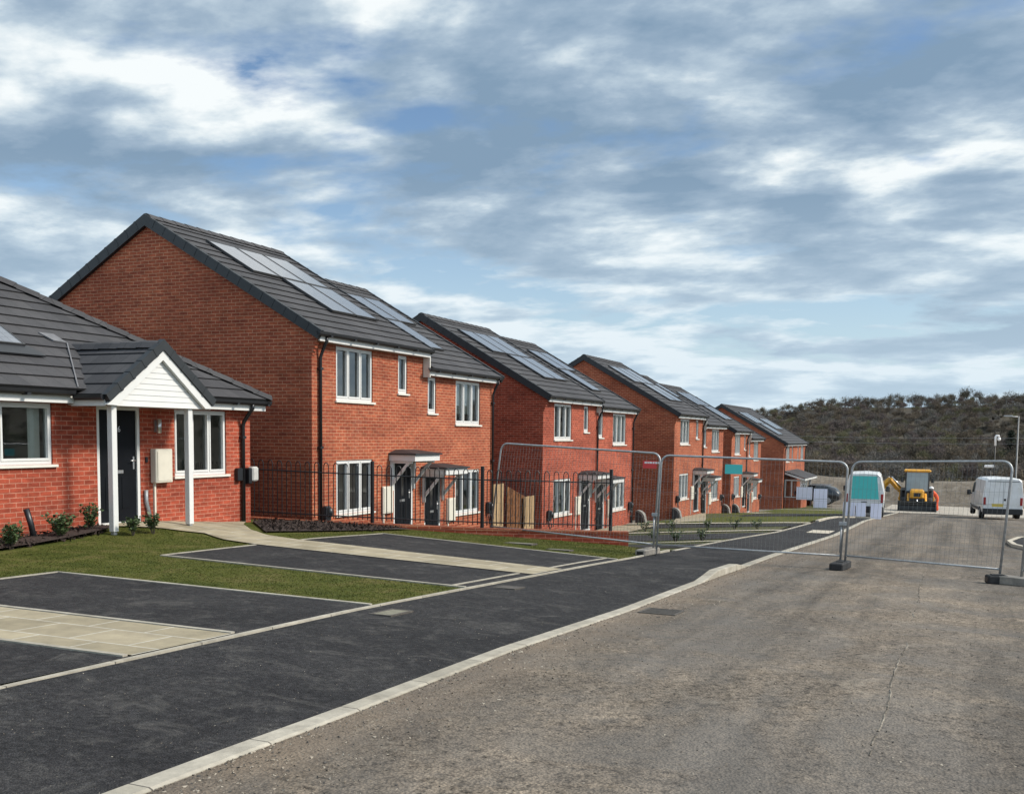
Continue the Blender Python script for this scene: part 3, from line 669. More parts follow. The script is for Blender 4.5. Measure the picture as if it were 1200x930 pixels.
TN = .58
def semi(label, X, mid, k, zf1, zf2, ffl1, ffl2, gz, brickm, pipes, blinds=True, charger=True, corner_pipe=False):
    Y0, Y1 = mid-4.65*k, mid+4.65*k; Ys = mid+.36*k; Ym = Ys-.03
    depth = 8.95; Xb = X-depth; Xr = X-depth/2
    r = thing('semi_detached_house', label, 'house', (X, mid, gz), group='pairs of brick houses down the street')
    sc = lambda s: mid+s*k
    w1, n1, d1 = (sc(-3.72), sc(-2.17)), (sc(-.98), sc(-.52)), (sc(-1.18), sc(-.22))
    w2, n2, d2 = (sc(2.17), sc(3.72)), (sc(.56), sc(1.02)), (sc(.40), sc(1.30))
    H1, H2 = zf1-.03, zf2-.03
    gh1, gh2 = ffl1+1.95, ffl2+1.95
    holes1 = [(*w1, H1-1.2, H1), (*n1, H1-.93, H1), (*w1, ffl1+.72, gh1), (*d1, ffl1, gh1)]
    holes2 = [(*w2, H2-1.2, H2), (*n2, H2-.93, H2), (*w2, ffl2+.72, gh2), (*d2, ffl2, gh2)]
    wm = MB()
    rect_wall(wm, 'x', X, Y0, Ym, gz-.5, zf1+.17, holes1); rect_wall(wm, 'x', X, Ym, Y1, gz-.7, zf2+.17, holes2)
    rect_wall(wm, 'x', Xb, Y0, Ym, gz-.5, zf1+.17); rect_wall(wm, 'x', Xb, Ym, Y1, gz-.7, zf2+.17)
    ov = .28; ze1, ze2 = zf1+.17, zf2+.17     # roof plane height at eave (x = X+ov)
    zr1, zr2 = ze1+TN*(depth/2+ov), ze2+TN*(depth/2+ov)
    for (y, ze, zr, zb) in ((Y0, ze1, zr1, gz-.5), (Ym, ze1, zr1, zf2-.6), (Y1, ze2, zr2, gz-.7)):
        zw = ze+TN*ov-.03
        wm.face([(Xb,y,zb),(X,y,zb),(X,y,zw),(Xr,y,zr-.03),(Xb,y,zw)])
        # corbelled courses closing the eaves box
        if y == Y0:
            for q in range(6): wm.box(X-.02, X+.02+q*.032, y-.001*q-.001, y+.10, zf1-.30+q*.075, zf1-.30+(q+1)*.075)
    wall = wm.build('wall', brickm, r, uv='wall', recalc=False)
    for (ya, yb, ze, zr) in ((Y0-.06, Ys, ze1, zr1), (Ys+.02, Y1+.06, ze2, zr2)):
        rm = MB(); xe = X+ov; xbk = Xb-ov
        slope(rm, xe, ze, Xr, zr, lambda t: ya, lambda t: yb, 15); slope(rm, xbk, ze, Xr, zr, lambda t: ya, lambda t: yb, 15)
        ro = rm.build('roof', M['tile'], r, uv='roof', recalc=False)
        ridge(ro, Xr, zr, ya, yb)
        if ya < Y0: verge(ro, xe+.02, ze, Xr, zr, ya-.05, ya+.05, .19, (xbk-.02, ze)); verge(ro, xe, ze, Xr, zr, yb-.04, yb+.015, .14, (xbk, ze))
        else: verge(ro, xe+.02, ze, Xr, zr, yb-.05, yb+.05, .19, (xbk-.02, ze))
    for (ya, yb, zf) in ((Y0+.02, Ys-.02, zf1), (Ys-.02+.02, Y1-.02, zf2)):
        f = MB(); f.box(X+.005, X+.20, ya, yb, zf, zf+.02); f.box(X+.17, X+.20, ya, yb, zf+.02, zf+.17); f.build('fascia', M['upvc'], r)
        gutter(r, X+.205, ya-.15, yb+.02, zf+.145)
    f = MB(); f.box(X+.005, X+.20, Ys-.06, Ys-.02, zf2-.05, zf1+.0); f.build('fascia', M['sillm'], r)
    def rb(w, H, h_):
        q = random.random(); a, b = w[0]+.09, w[1]-.09
        if q < .25: return None
        if q < .5: return [(a, a+random.uniform(.15, .4), H-h_)]
        if q < .7: return [(b-random.uniform(.2, .55), b, H-h_)]
        if q < .85: return [(a, b, H-random.uniform(.25, .6))]
        return [(a, a+.22, H-h_), (b-.25, b, H-h_)]
    kb = lambda w, H, i: [(w[0]+.12, w[0]+.45, H-1.15)] if (blinds and i % 2) else ([(w[1]-.5, w[1]-.12, H-1.15)] if blinds else None)
    window(r, X, *w1, H1-1.2, H1, 3, rb(w1, H1, 1.15)); window(r, X, *w2, H2-1.2, H2, 3, [(w2[0]+.1, w2[1]-.1, H2-.9)] if blinds else rb(w2, H2, 1.15))
    window(r, X, *n1, H1-.93, H1, 1); window(r, X, *n2, H2-.93, H2, 1)
    window(r, X, *w1, ffl1+.72, gh1, 3, rb(w1, gh1, 1.2)); window(r, X, *w2, ffl2+.72, gh2, 3, rb(w2, gh2, 1.2))
    door(r, X, *d1, ffl1, gh1); door(r, X, *d2, ffl2, gh2)
    canopy(r, X, sc(-1.40), sc(-.12), gh1-.03); canopy(r, X, sc(.24), sc(1.48), gh2-.03)
    meter(r, X, sc(-1.78), sc(-1.32), ffl1+.62, ffl1+1.28, ffl1-.1); meter(r, X, sc(1.63), sc(2.08), ffl2+.55, ffl2+1.2, ffl2-.1)
    for s in pipes:
        zt = zf1+.1 if s < .3 else zf2+.1
        downpipe(r, X, sc(s), zt, (ffl1 if s < .3 else ffl2)-.15)
    if charger: wallbox(r, X, sc(-4.2), ffl1+.62); wallbox(r, X, sc(4.25), ffl2+.62)
    for (a, b, ya) in ((3.02, 4.6, 0), (3.02, 4.6, 1), (3.02, 4.6, 2), (1.34, 2.98, 1), (1.34, 2.98, 2)):
        y = Y0+(1.02+ya*1.05)*k; solar_panel(r, X+ov, ze1, TN, y, y+1.03*k, a, b)
    for (a, b, ya) in ((3.02, 4.54, 0), (3.02, 4.54, 1), (1.3, 2.98, 0)):
        y = mid+(2.05+ya*1.02)*k; solar_panel(r, X+ov, ze2, TN, y, y+1.0*k, a, b)
    return r
semi('large two-storey brick pair nearest the bungalow, with black railings in front', -12.85, 23.16, 1.0, 1.96, 1.51, -2.56, -2.94, -2.72, M['brick_orange'], (-4.4, 4.5), corner_pipe=True)
semi('second brick pair up the row, with timber gate beside its dark gable', -12.47, 35.76, 1.06, 1.09, .90, -3.42, -3.63, -3.48, M['brick'], (.33, 4.55))
semi('third brick pair, directly behind the red sign on the site fence', -12.21, 51.6, 1.13, .87, .45, -3.70, -4.10, -3.80, M['brick_orange'], (.2, ), False)
semi('fourth brick pair, narrow in view between the third pair and the end house', -12.4, 64.8, 1.02, .20, -.24, -4.27, -4.70, -4.42, M['brick_orange'], (-.3, ), False)

# ---- the end house with its bay
def end_house():
    X, Y0, Y1 = -12.4, 79.2, 90.6; gz = -5.35; zf = -.6
    r = thing('brick_house', 'far end brick house with white-framed bay and porch roof beside the dark car', 'house', (X, 85, gz))
    depth = 9.6; Xb = X-depth; Xr = X-depth/2; ov = .28; ze = zf+.17; zr = ze+TN*(depth/2+ov); zw = ze+TN*ov-.03
    wn = [(80.4, 82.0), (83.2, 83.8), (86.2, 86.8), (88.0, 89.6)]
    wm = MB(); rect_wall(wm, 'x', X, Y0, Y1, gz-.6, zf+.17, [(a, b, zf-1.25, zf-.03) for a, b in wn]); rect_wall(wm, 'x', Xb, Y0, Y1, gz-.6, zf+.17)
    for y in (Y0, Y1): wm.face([(Xb,y,gz-.6),(X,y,gz-.6),(X,y,zw),(Xr,y,zr-.03),(Xb,y,zw)])
    wm.build('wall', M['brick_orange'], r, uv='wall', recalc=False)
    rm = MB(); slope(rm, X+ov, ze, Xr, zr, lambda t: Y0-.06, lambda t: Y1+.06, 15); slope(rm, Xb-ov, ze, Xr, zr, lambda t: Y0-.06, lambda t: Y1+.06, 15)
    ro = rm.build('roof', M['tile'], r, uv='roof', recalc=False); ridge(ro, Xr, zr, Y0-.06, Y1+.06)
    verge(ro, X+ov+.02, ze, Xr, zr, Y0-.11, Y0-.01, .19, (Xb-ov-.02, ze)); verge(ro, X+ov+.02, ze, Xr, zr, Y1+.01, Y1+.11, .19, (Xb-ov-.02, ze))
    f = MB(); f.box(X+.005, X+.2, Y0+.05, Y1-.05, zf, zf+.02); f.box(X+.17, X+.2, Y0+.05, Y1-.05, zf+.02, zf+.17); f.build('fascia', M['upvc'], r); gutter(r, X+.205, Y0, Y1, zf+.145)
    for i, (a, b) in enumerate(wn): window(r, X, a, b, zf-1.25, zf-.03, 3 if b-a > 1 else 1)
    downpipe(r, X, Y0+.3, zf+.1, gz); downpipe(r, X, Y1-.3, zf+.1, gz)
    # bay: brick plinth, white frames, lean-to roof carried on to a porch pier
    b = MB(); bx = X+1.25; b.box(X-.05, bx, 80.0, 83.2, gz-.5, gz+.85); q = MB(); q.box(bx-.35, bx, 85.9, 86.25, gz-.5, gz+1.0); q.build('porch_pier', M['brick_orange'], r, uv='wall')
    bay = b.build('bay_plinth', M['brick_orange'], r, uv='wall')
    fr = MB()
    for (x0, x1, y0, y1) in ((X,X+.09,80.0,80.07),(X+.5,X+.58,80.0,80.07),(bx-.09,bx,80.0,80.09),(bx-.07,bx,81.0,81.08),(bx-.07,bx,82.1,82.18),(bx-.09,bx,83.11,83.2)):
        fr.box(x0, x1, y0, y1, gz+.90, gz+2.1)
    fr.box(X, bx+.04, 79.96, 80.1, gz+.85, gz+.90); fr.box(bx-.1, bx+.04, 80.1, 83.2, gz+.85, gz+.90); fr.box(X, bx, 80.0, 80.1, gz+2.1, gz+2.2); fr.box(bx-.1, bx, 80.1, 83.2, gz+2.1, gz+2.2)
    q = MB(); q.rbox(bx-.25, bx-.09, 86.0, 86.15, gz+1.0, gz+2.2, .01); q.build('porch_post', M['upvc'], r)
    w = fr.build('bay_window', M['upvc'], r)
    gl = MB(); gl.face([(X+.05,80.04,gz+.9),(bx-.05,80.04,gz+.9),(bx-.05,80.04,gz+2.1),(X+.05,80.04,gz+2.1)]); gl.face([(bx-.04,80.05,gz+.9),(bx-.04,83.15,gz+.9),(bx-.04,83.15,gz+2.1),(bx-.04,80.05,gz+2.1)]); gl.build('pane', M['glass'], w, recalc=False)
    c = MB(); c.loft([[(X,79.75,gz+2.75),(bx+.3,79.75,gz+2.28),(bx+.3,79.75,gz+2.34),(X,79.75,gz+2.85)],[(X,86.6,gz+2.75),(bx+.3,86.6,gz+2.28),(bx+.3,86.6,gz+2.34),(X,86.6,gz+2.85)]], True)
    cr = c.build('porch_roof', M['tile'], r, uv='roof')
    q = MB(); q.box(bx+.25, bx+.31, 79.7, 86.65, gz+2.15, gz+2.28); q.loft([[(X,79.72,gz+2.62),(bx+.25,79.72,gz+2.15),(bx+.25,79.72,gz+2.28),(X,79.72,gz+2.75)],[(X,79.78,gz+2.62),(bx+.25,79.78,gz+2.15),(bx+.25,79.78,gz+2.28),(X,79.78,gz+2.75)]], True); q.build('fascia', M['upvc'], cr)
    door(r, X, 84.9, 85.9, gz+.1, gz+2.1)
    for ya in range(3): solar_panel(r, X+ov, ze, TN, Y0+1.2+ya*1.15, Y0+2.3+ya*1.15, 3.0, 4.7)
    for ya in (1, 2): solar_panel(r, X+ov, ze, TN, Y0+1.2+ya*1.15, Y0+2.3+ya*1.15, 1.3, 2.96)
    for ya in range(3): solar_panel(r, X+ov, ze, TN, Y0+6.2+ya*1.15, Y0+7.3+ya*1.15, 2.2, 3.9)
end_house()

# ---- the bungalow
def bungalow():
    X, Y0, Y1 = -13.35, 3.6, 17.05; Xb = X-8.6; gz = -1.8; zf = .45; ffl = -1.60; tn = .6
    r = thing('bungalow', 'single-storey red brick bungalow with white gabled porch and black front door', 'bungalow', (X, 11, gz))
    ov = .36; xe = X+ov; ze = .645; hd = (X-Xb)/2+ov; xr = X-(X-Xb)/2; zr = ze+tn*hd
    holes = [(10.15, 12.08, -.545, .42), (14.86, 16.31, -.83, .40), (13.0, 13.99, ffl, .42), (6.2, 8.0, -.545, .42)]
    wm = MB(); rect_wall(wm, 'x', X, Y0, Y1, -2.4, .60, holes); rect_wall(wm, 'x', Xb, Y0, Y1, -2.4, .60)
    for y in (Y0, Y1): rect_wall(wm, 'y', y, Xb, X, -2.4, .60)
    wm.build('wall', M['brick'], r, uv='wall', recalc=False)
    rm = MB(); ya, yb = Y0-.3, Y1+.24; n = 15
    slope(rm, xe, ze, xr, zr, lambda t: ya+hd*t, lambda t: yb-hd*t, n); slope(rm, 2*xr-xe, ze, xr, zr, lambda t: ya+hd*t, lambda t: yb-hd*t, n)
    for (ye, s) in ((yb, -1), (ya, 1)):
        for k in range(n):
            a, b = k/n, (k+1)/n
            def pt(t, q, up): return (xr+(q*hd)*(1-t), ye+s*hd*t, ze+(zr-ze)*t+up)
            rm.face([pt(a,-1,.028),pt(a,1,.028),pt(b,1,.004),pt(b,-1,.004)], [(0,a*n*.345+.002),(2*hd*(1-a),a*n*.345+.002),(2*hd*(1-b),b*n*.345-.004),(0,b*n*.345-.004)]); rm.face([pt(a,-1,-.01),pt(a,1,-.01),pt(a,1,.028),pt(a,-1,.028)], [(0,.001)]*4)
    ro = rm.build('roof', M['tile'], r, uv='roof', recalc=False)
    ridge(ro, xr, zr, ya+hd, yb-hd)
    for (yy, s) in ((yb, -1), (ya, 1)):
        for sg in (1, -1):
            m = 17; hip = MB()
            for k in range(m):
                a, b = k/m, (k+1)/m
                def hp_(t, u, up): return (xr+sg*hd*(1-t)+sg*u*.11, yy+s*hd*t+s*u*.11*1, ze+(zr-ze)*t+up)
                p0, p1 = Vector(hp_(a,0,.10)), Vector(hp_(b,0,.085)); side = Vector((sg*1, s*1, 0)).normalized()*.15
                hip.loft([[tuple(p0-side-Vector((0,0,.10))),tuple(p0-side*.5),tuple(p0+side*.5),tuple(p0+side-Vector((0,0,.10)))],[tuple(p1-side-Vector((0,0,.10))),tuple(p1-side*.5),tuple(p1+side*.5),tuple(p1+side-Vector((0,0,.10)))]], False, False, False)
                hip.face([tuple(p0-side-Vector((0,0,.10))),tuple(p0-side*.5),tuple(p0+side*.5),tuple(p0+side-Vector((0,0,.10)))])
            hip.build('hip_tiles', M['tile'], ro, uv='roof')
    # porch roof: gable towards the street
    py, px, half = 13.56, -12.42, 1.24; pz, pe = 1.46, .56; pt_ = (pz-pe)/half
    pr = MB(); npc = 5
    for s in (-1, 1):
        for k in range(npc):
            a, b = k/npc, (k+1)/npc
            def q(t, x, up): return (x, py+s*half*(1-t), pe+(pz-pe)*t+up)
            def xin(t): z = pe+(pz-pe)*t; return xe-(z-ze)/tn-.35
            pr.face([q(a,px,.026),q(a,xin(a),.026),q(b,xin(b),.004),q(b,px,.004)], [(px,a*npc*.345+.002),(xin(a),a*npc*.345+.002),(xin(b),b*npc*.345-.004),(px,b*npc*.345-.004)]); pr.face([q(a,px,-.02),q(a,xin(a),-.02),q(a,xin(a),.026),q(a,px,.026)], [(0,.001)]*4)
    porch = pr.build('porch_roof', M['tile'], r, uv='roof', recalc=False)
    rd = MB(); x = px
    while x > -14.35:
        e = max(x-.42, -14.4); prf = [(-.17,-.07),(-.09,.03),(0,.06),(.09,.03),(.17,-.07)]
        rd.loft([[(x, py+u, pz+v) for u, v in prf], [(e+.004, py+u, pz+v+.012) for u, v in prf]], False, False, False); rd.face([(x, py+u, pz+v) for u, v in prf]); x = e
    rd.build('ridge_tiles', M['tile'], porch, uv='roof')
    vg = MB()
    for s in (-1, 1):
        A, Bq = Vector((py+s*(half+.03), pe-.03)), Vector((py, pz+.02)); d = (Bq-A).normalized(); nn = Vector((-d.y, d.x)); nn = nn if nn.y > 0 else -nn
        vg.prism([tuple(A+nn*.05), (py, pz+.085), (py, pz-.10), tuple(A-nn*.09)], 'x', px-.06, px+.05)
        L_ = (Bq-A).length; kk = .3
        while kk < L_-.1:
            p = A+d*kk; vg.prism([tuple(p+nn*.058), tuple(p+d*.05+nn*.058), tuple(p+d*.05-nn*.10), tuple(p-nn*.10)], 'x', px-.065, px+.056); kk += .33
    vg.build('verge', M['verge'], porch)
    bg = MB()
    for s in (-1, 1):
        A, Bq = Vector((py+s*(half+.02), pe-.15)), Vector((py, pz-.10)); d = (Bq-A).normalized()
        bg.prism([tuple(A), tuple(Bq), (py, pz-.265), (py+s*(half-.20), pe-.155)], 'x', px-.04, px+.02)
    bg.build('bargeboard', M['upvc'], porch)
    cl = MB(); z = pe-.16; nb_ = 9; zt = pz-.20
    for k in range(nb_):
        a, b = z+(zt-z)*k/nb_, z+(zt-z)*(k+1)/nb_
        def hw(zz): return max(.02, (pz-.16-zz)/pt_)-.01
        wa, wb = min(hw(a), half-.05), min(hw(b), half-.05)
        cl.loft([[(px-.09,py-wa,a),(px-.052,py-wa,a),(px-.052,py+wa,a),(px-.09,py+wa,a)],[(px-.09,py-wb,b-.002),(px-.06,py-wb,b-.002),(px-.06,py+wb,b-.002),(px-.09,py+wb,b-.002)]], True)
    cl.build('cladding', M['upvc'], porch)
    sf = MB(); sf.box(X+.005, px-.09, py-half+.08, py+half-.08, zf-.045, zf-.02); sf.box(X+.17, px-.05, py-half-.01, py-half+.02, zf-.06, zf+.12); sf.box(X+.17, px-.05, py+half-.02, py+half+.01, zf-.06, zf+.12); sf.build('soffit', M['upvc'], porch)
    for yy, sgn in ((py-half, -1), (py+half, 1)):
        gm = MB(); pr_ = [(0,.045),(.012,-.01),(.04,-.045),(.075,-.045),(.105,-.01),(.115,.045)]
        gm.loft([[(px-.02, yy+sgn*(u-.0), .525+v) for u, v in pr_], [(xe-.05, yy+sgn*(u-.0), .525+v) for u, v in pr_]], True); gm.build('gutter', M['black'], porch)
    for yy in (12.56, 14.34):
        p = MB(); zb = float(g_up(-12.55, yy))+.02; p.rbox(-12.62, -12.515, yy-.055, yy+.055, zb+.03, zf-.045, .006); po = p.build('porch_post', M['upvc'], r)
        s = MB(); s.box(-12.6, -12.535, yy-.035, yy+.035, zb-.1, zb+.035); s.build('post_shoe', M['steel'], po)
    f = MB()
    for (a, b) in ((Y0-.25, py-half-.02), (py+half+.02, Y1+.19)):
        f.box(X+.005, X+.25, a, b, zf-.02, zf); f.box(X+.22, X+.25, a, b, zf, zf+.17)
    f.box(X+.0, X+.22, Y1+.16, Y1+.19, zf-.02, zf+.15); f.box(Xb-.25, X-.0, Y1+.005, Y1+.19, zf-.02, zf+.0); f.box(Xb-.25, X+.0, Y1+.16, Y1+.19, zf+.0, zf+.17)
    f.build('fascia', M['upvc'], r)
    gutter(r, X+.255, Y0-.3, py-half-.08, zf+.135); gutter(r, X+.255, py+half+.06, Y1+.26, zf+.135)
    window(r, X, 10.15, 12.08, -.545, .42, 2, [(11.75, 11.98, -.5)]); window(r, X, 14.86, 16.31, -.83, .40, 3); window(r, X, 6.2, 8.0, -.545, .42, 2)
    door(r, X, 13.0, 13.99, ffl, .42, '26', False)
    meter(r, X, 14.23, 14.66, -.93, -.32, -1.62, .13)
    m = MB(); m.tube([(X+.04,14.16,-1.66),(X+.04,14.14,-1.45),(X+.035,14.08,-1.25),(X+.035,14.08,-1.05)], .035, 8); m.build('conduit', M['steel'], r)
    l = MB(); l.box(X, X+.03, 14.33, 14.41, -.02, .2); l.lathe((X+.085, 14.37, .09), [(.02,-.13),(.045,-.125),(.045,.12),(.02,.125)], 10); l.build('wall_lamp', M['chrome'], r)
    b = MB(); b.rbox(X, X+.03, 14.10, 14.15, -.56, -.46, .006); b.build('door_bell', M['black'], r)
    downpipe(r, X, 16.76, zf+.12, -1.86, .30, .04)
    m = MB(); m.rbox(X, X+.1, 16.55, 16.70, -.98, -.72, .015); m.rbox(X+.02, X+.16, 16.83, 16.92, -1.05, -.72, .02); m.build('car_charger', M['black'], r)
    m = MB(); m.rbox(X+.01, X+.17, 16.93, 17.12, -1.0, -.70, .03); m.build('meter_cover', M['grey_bin'], r)
    fl = MB(); kq = math.sqrt(1+tn*tn)
    def rp(y, s, u): return (xe-s/kq+tn*u/kq, y, ze+tn*s/kq+u/kq)
    fl.loft([[rp(13.10,1.66,u),rp(13.36,1.62,u),rp(13.3,1.92,u),rp(12.98,1.92,u)] for u in (.02,.045)], True); fl.loft([[rp(12.27,.02,u),rp(12.295,.02,u),rp(13.37,1.62,u),rp(13.345,1.62,u)] for u in (.03,.045)], True); fl.build('lead_flashing', M['lead'], ro)
    for kk in range(3): solar_panel(r, xe, ze, tn, 12.26-1.1*(kk+1), 12.26-1.1*kk-.02, 1.3, 2.96)
    sk = MB(); sk.loft([[rp(8.9,1.0,u),rp(12.42,1.0,u),rp(12.3,1.3,u),rp(8.9,1.3,u)] for u in (.03,.06)], True); sk.build('panel_skirt', M['black'], r)
    return r
bungalow()

# ------------------------------------------------------------------ retaining wall, railing, gate
def along(L_, s):
    for p, q in zip(L_[:-1], L_[1:]):
        d = math.hypot(q[0]-p[0], q[1]-p[1])
        if s <= d: return (p[0]+(q[0]-p[0])*s/d, p[1]+(q[1]-p[1])*s/d)
        s -= d
    return L_[-1]
tot = sum(math.hypot(q[0]-p[0], q[1]-p[1]) for p, q in zip(W[:-1], W[1:]))
def ztop(x): return float(np.interp(x, [-14.6,-12.3,-9.4,-6.5], [-1.80,-1.88,-1.99,-2.03]))
rw = thing('retaining_wall', 'low red brick retaining wall along the lawn under the black railings', 'wall', (-9.4, 19.75, -2.4))
mb = MB(); cp = MB()
for p, q in zip(W[:-1], W[1:]):
    d = Vector((q[0]-p[0], q[1]-p[1])).normalized(); n = Vector((-d.y, d.x))*.11; m = 8
    for k in range(m):
        a = (p[0]+(q[0]-p[0])*k/m, p[1]+(q[1]-p[1])*k/m); b = (p[0]+(q[0]-p[0])*(k+1)/m, p[1]+(q[1]-p[1])*(k+1)/m)
        for s in (-1, 1):
            A, Bq = (a[0]+s*n.x, a[1]+s*n.y), (b[0]+s*n.x, b[1]+s*n.y); ua, ub = a[0]*1.08, b[0]*1.08
            za, zb = ztop(a[0])-.05, ztop(b[0])-.05
            mb.face([(*A,-3.2),(*Bq,-3.2),(*Bq,zb),(*A,za)], [(ua,-3.2),(ub,-3.2),(ub,zb),(ua,za)])
        za, zb = ztop(a[0]), ztop(b[0]); e = n*1.08
        cp.loft([[(a[0]-e.x,a[1]-e.y,za-.055),(a[0]+e.x,a[1]+e.y,za-.055),(a[0]+e.x,a[1]+e.y,za),(a[0]-e.x,a[1]-e.y,za)],[(b[0]-e.x,b[1]-e.y,zb-.055),(b[0]+e.x,b[1]+e.y,zb-.055),(b[0]+e.x,b[1]+e.y,zb),(b[0]-e.x,b[1]-e.y,zb)]], True)
e0, n0 = W[-1], n
mb.face([(e0[0]+n.x,e0[1]+n.y,-3.2),(e0[0]-n.x,e0[1]-n.y,-3.2),(e0[0]-n.x,e0[1]-n.y,ztop(-6.5)-.05),(e0[0]+n.x,e0[1]+n.y,ztop(-6.5)-.05)], [(0,-3.2),(.22,-3.2),(.22,-2.08),(0,-2.08)])
mb.build('brickwork', M['brick'], rw, uv='wall', recalc=False); cp.build('coping', M['brick_orange'], rw, uv='wall')
rl = thing('railing', 'black bow-topped steel railing on the low brick wall in front of the first pair', 'railing', (-9.4, 19.75, -1.99))
posts = [.45, 3.25, 5.6, 8.35]
for s in posts:
    x, y = along(W, s); z = ztop(x); p = MB(); p.rbox(x-.032, x+.032, y-.032, y+.032, z-.02, z+1.32, .006); p.build('post', M['railm'], rl)
for s0, s1 in zip(posts[:-1], posts[1:]):
    pm = MB(); nbar = int((s1-s0-.1)/.1)//2*2; st = (s1-s0-.1)/nbar
    def bp(s, z): x, y = along(W, s); return (x, y, ztop(x)+z)
    for k in range(nbar//2):
        a = s0+.05+(2*k+.5)*st; b = a+st
        arc = [bp(a+(b-a)*(1-math.cos(t))/2, 1.16+.06*math.sin(t)*1.4) for t in lin(0, PI, 7)]
        pm.tube([bp(a,.06)]+arc+[bp(b,.06)], .0105, 5, True, False)
    for zz in (.12, 1.03):
        m = 8
        pm.tube([bp(s0+(s1-s0)*k/m, zz) for k in range(m+1)], .014, 5, True, False)
    pm.build('panel', M['railm'], rl)
# timber side gate between the first two pairs
gt = thing('timber_gate', 'boarded timber side gate with pale posts between the first two brick pairs', 'gate', (-12.9, 29.3, -3.2))
for (xa, y0, y1, za) in ((-12.95, 27.86, 28.82, -1.50), (-12.72, 29.95, 30.74, -1.96)):
    p = MB(); n = 4
    for k in range(n): a, b = y0+(y1-y0)*k/n, y0+(y1-y0)*(k+1)/n-.012; p.box(xa-.03+.012*(k % 2), xa+.012*(k % 2), a, b, -3.5, za+.012*(k % 2))
    p.build('fixed_panel', M['timber'], gt)
b = MB()
for k in range(15):
    y = 28.84+k*.123; b.box(-12.85+.01*(k % 2), -12.82+.01*(k % 2), y, y+.112, -3.45, -1.60-.034*k)
b.build('boarding', M['shade_brown_timber'], gt)

# ------------------------------------------------------------------ mulch beds and shrubs
def bark_bits(o, poly_fn, n, x0, x1, y0, y1, zf):
    bx = rng.uniform(x0, x1, n); by = rng.uniform(y0, y1, n); k = poly_fn(bx, by); bx, by = bx[k], by[k]; n = len(bx)
    c = np.c_[bx, by, zf(bx, by)+.035+rng.uniform(0, .03, n)]; T = np.empty((n, 3, 3))
    for j in range(3): T[:, j] = c+rng.normal(0, .028, (n, 3))
    add_tris(o, T, M['mulch'])
bm1 = ribbon([(-13.34,4),(-13.34,8),(-13.34,12.9)], [(-11.9,4),(-12.0,8),(-12.75,12.75)], 4, lambda x, y: g_up(x, y)+.03+.05*math.exp(-((x+12.8)/.4)**2), 8).build('bark_mulch', M['mulch']); bm1['kind'] = 'stuff'
bark_bits(bm1, lambda x, y: x < np.interp(y, [8,12.75], [-12.0,-12.75]), 2600, -13.33, -11.9, 8.5, 12.8, g_up)
bm2 = ribbon([(-13.3,17.4),(-12.2,18.3),(-10.6,18.95)], [(-13.2,16.9),(-11.5,15.1),(-10.9,17.6)], 4, lambda x, y: g_up(x, y)+.035, 8).build('bark_mulch', M['mulch']); bm2['kind'] = 'stuff'
bark_bits(bm2, lambda x, y: (y < np.interp(x, [-13.3,-12.2,-10.6], [17.4,18.3,18.95])) & (y > np.interp(x, [-13.2,-11.5,-10.9], [16.9,15.1,17.6])), 2600, -13.2, -10.8, 15, 19, g_up)
def shrub(x, y, h, w, label, zf=g_up, n=170, dark=False, group=None):
    z = float(zf(x, y))+.03; r = thing('shrub', label, 'shrub', (x, y, z), group=group)
    st = MB()
    tips = []
    for k in range(9):
        a = random.uniform(0, 2*PI); rr = w*random.uniform(.15, .5); hh = h*random.uniform(.6, 1)
        p1 = (x+math.cos(a)*rr*.5, y+math.sin(a)*rr*.5, z+hh*.55); p2 = (x+math.cos(a)*rr, y+math.sin(a)*rr, z+hh)
        st.tube([(x+math.cos(a)*.02, y+math.sin(a)*.02, z-.03), p1, p2], [.007, .005, .003], 4, True, False); tips.append((Vector((x, y, z)), Vector(p1), Vector(p2)))
    st.build('stem', M['bark'], r)
    lf = MB()
    for k in range(int(n*2.2)):
        o, p1, p2 = random.choice(tips); t = random.uniform(.25, 1.05); c = (p1.lerp(p2, (t-.5)*2) if t > .5 else o.lerp(p1, t*2))+Vector([random.gauss(0, .02) for _ in range(3)])
        d = Vector([random.gauss(0, 1) for _ in range(3)]); d.z = abs(d.z)*.6; d.normalize(); s = d.cross(Vector((random.gauss(0,1), random.gauss(0,1), 1))).normalized()
        L_ = random.uniform(.04, .08); wd = L_*.3
        lf.face([tuple(c), tuple(c+d*L_*.5+s*wd), tuple(c+d*L_), tuple(c+d*L_*.5-s*wd)])
    lf.build('foliage', M['leaf'], r, recalc=False)
shrub(-12.45, 10.5, .30, .62, 'low spreading shrub in the mulch at the left picture edge', n=260)
shrub(-12.72, 11.62, .36, .5, 'upright green shrub in the mulch between the black stake and the porch', n=260)
shrub(-12.85, 12.35, .48, .3, 'tall thin shrub in the mulch beside the left edge of the front door', n=150)
shrub(-12.35, 12.75, .3, .34, 'small sparse shrub at the foot of the white porch post', n=120)
shrub(-12.3, 13.15, .28, .34, 'small shrub in the mulch in front of the black door', n=120)
st = MB(); st.tube([(-12.95,11.34,-1.75),(-12.97,11.30,-1.45),(-13.0,11.24,-1.2)], .045, 8); tag(st.build('stake', M['black'], None, (-12.95,11.34,-1.75)), 'short black pipe stub sticking up from the mulch by the bungalow wall', 'pipe stub')
for i, (x, y) in enumerate(((-7.5,26.6),(-6.9,26.55),(-6.2,26.6),(-8.6,26.7),(-10.2,35.0),(-9.2,35.1),(-8.0,35.1),(-7.1,35.2),(-6.3,35.1))):
    shrub(x, y, .3 if y < 30 else .34, .45 if y < 30 else .6, 'small young shrub in the planted strip beyond the wall end', g_low, 70, group='young shrubs in the strips beyond the wall')
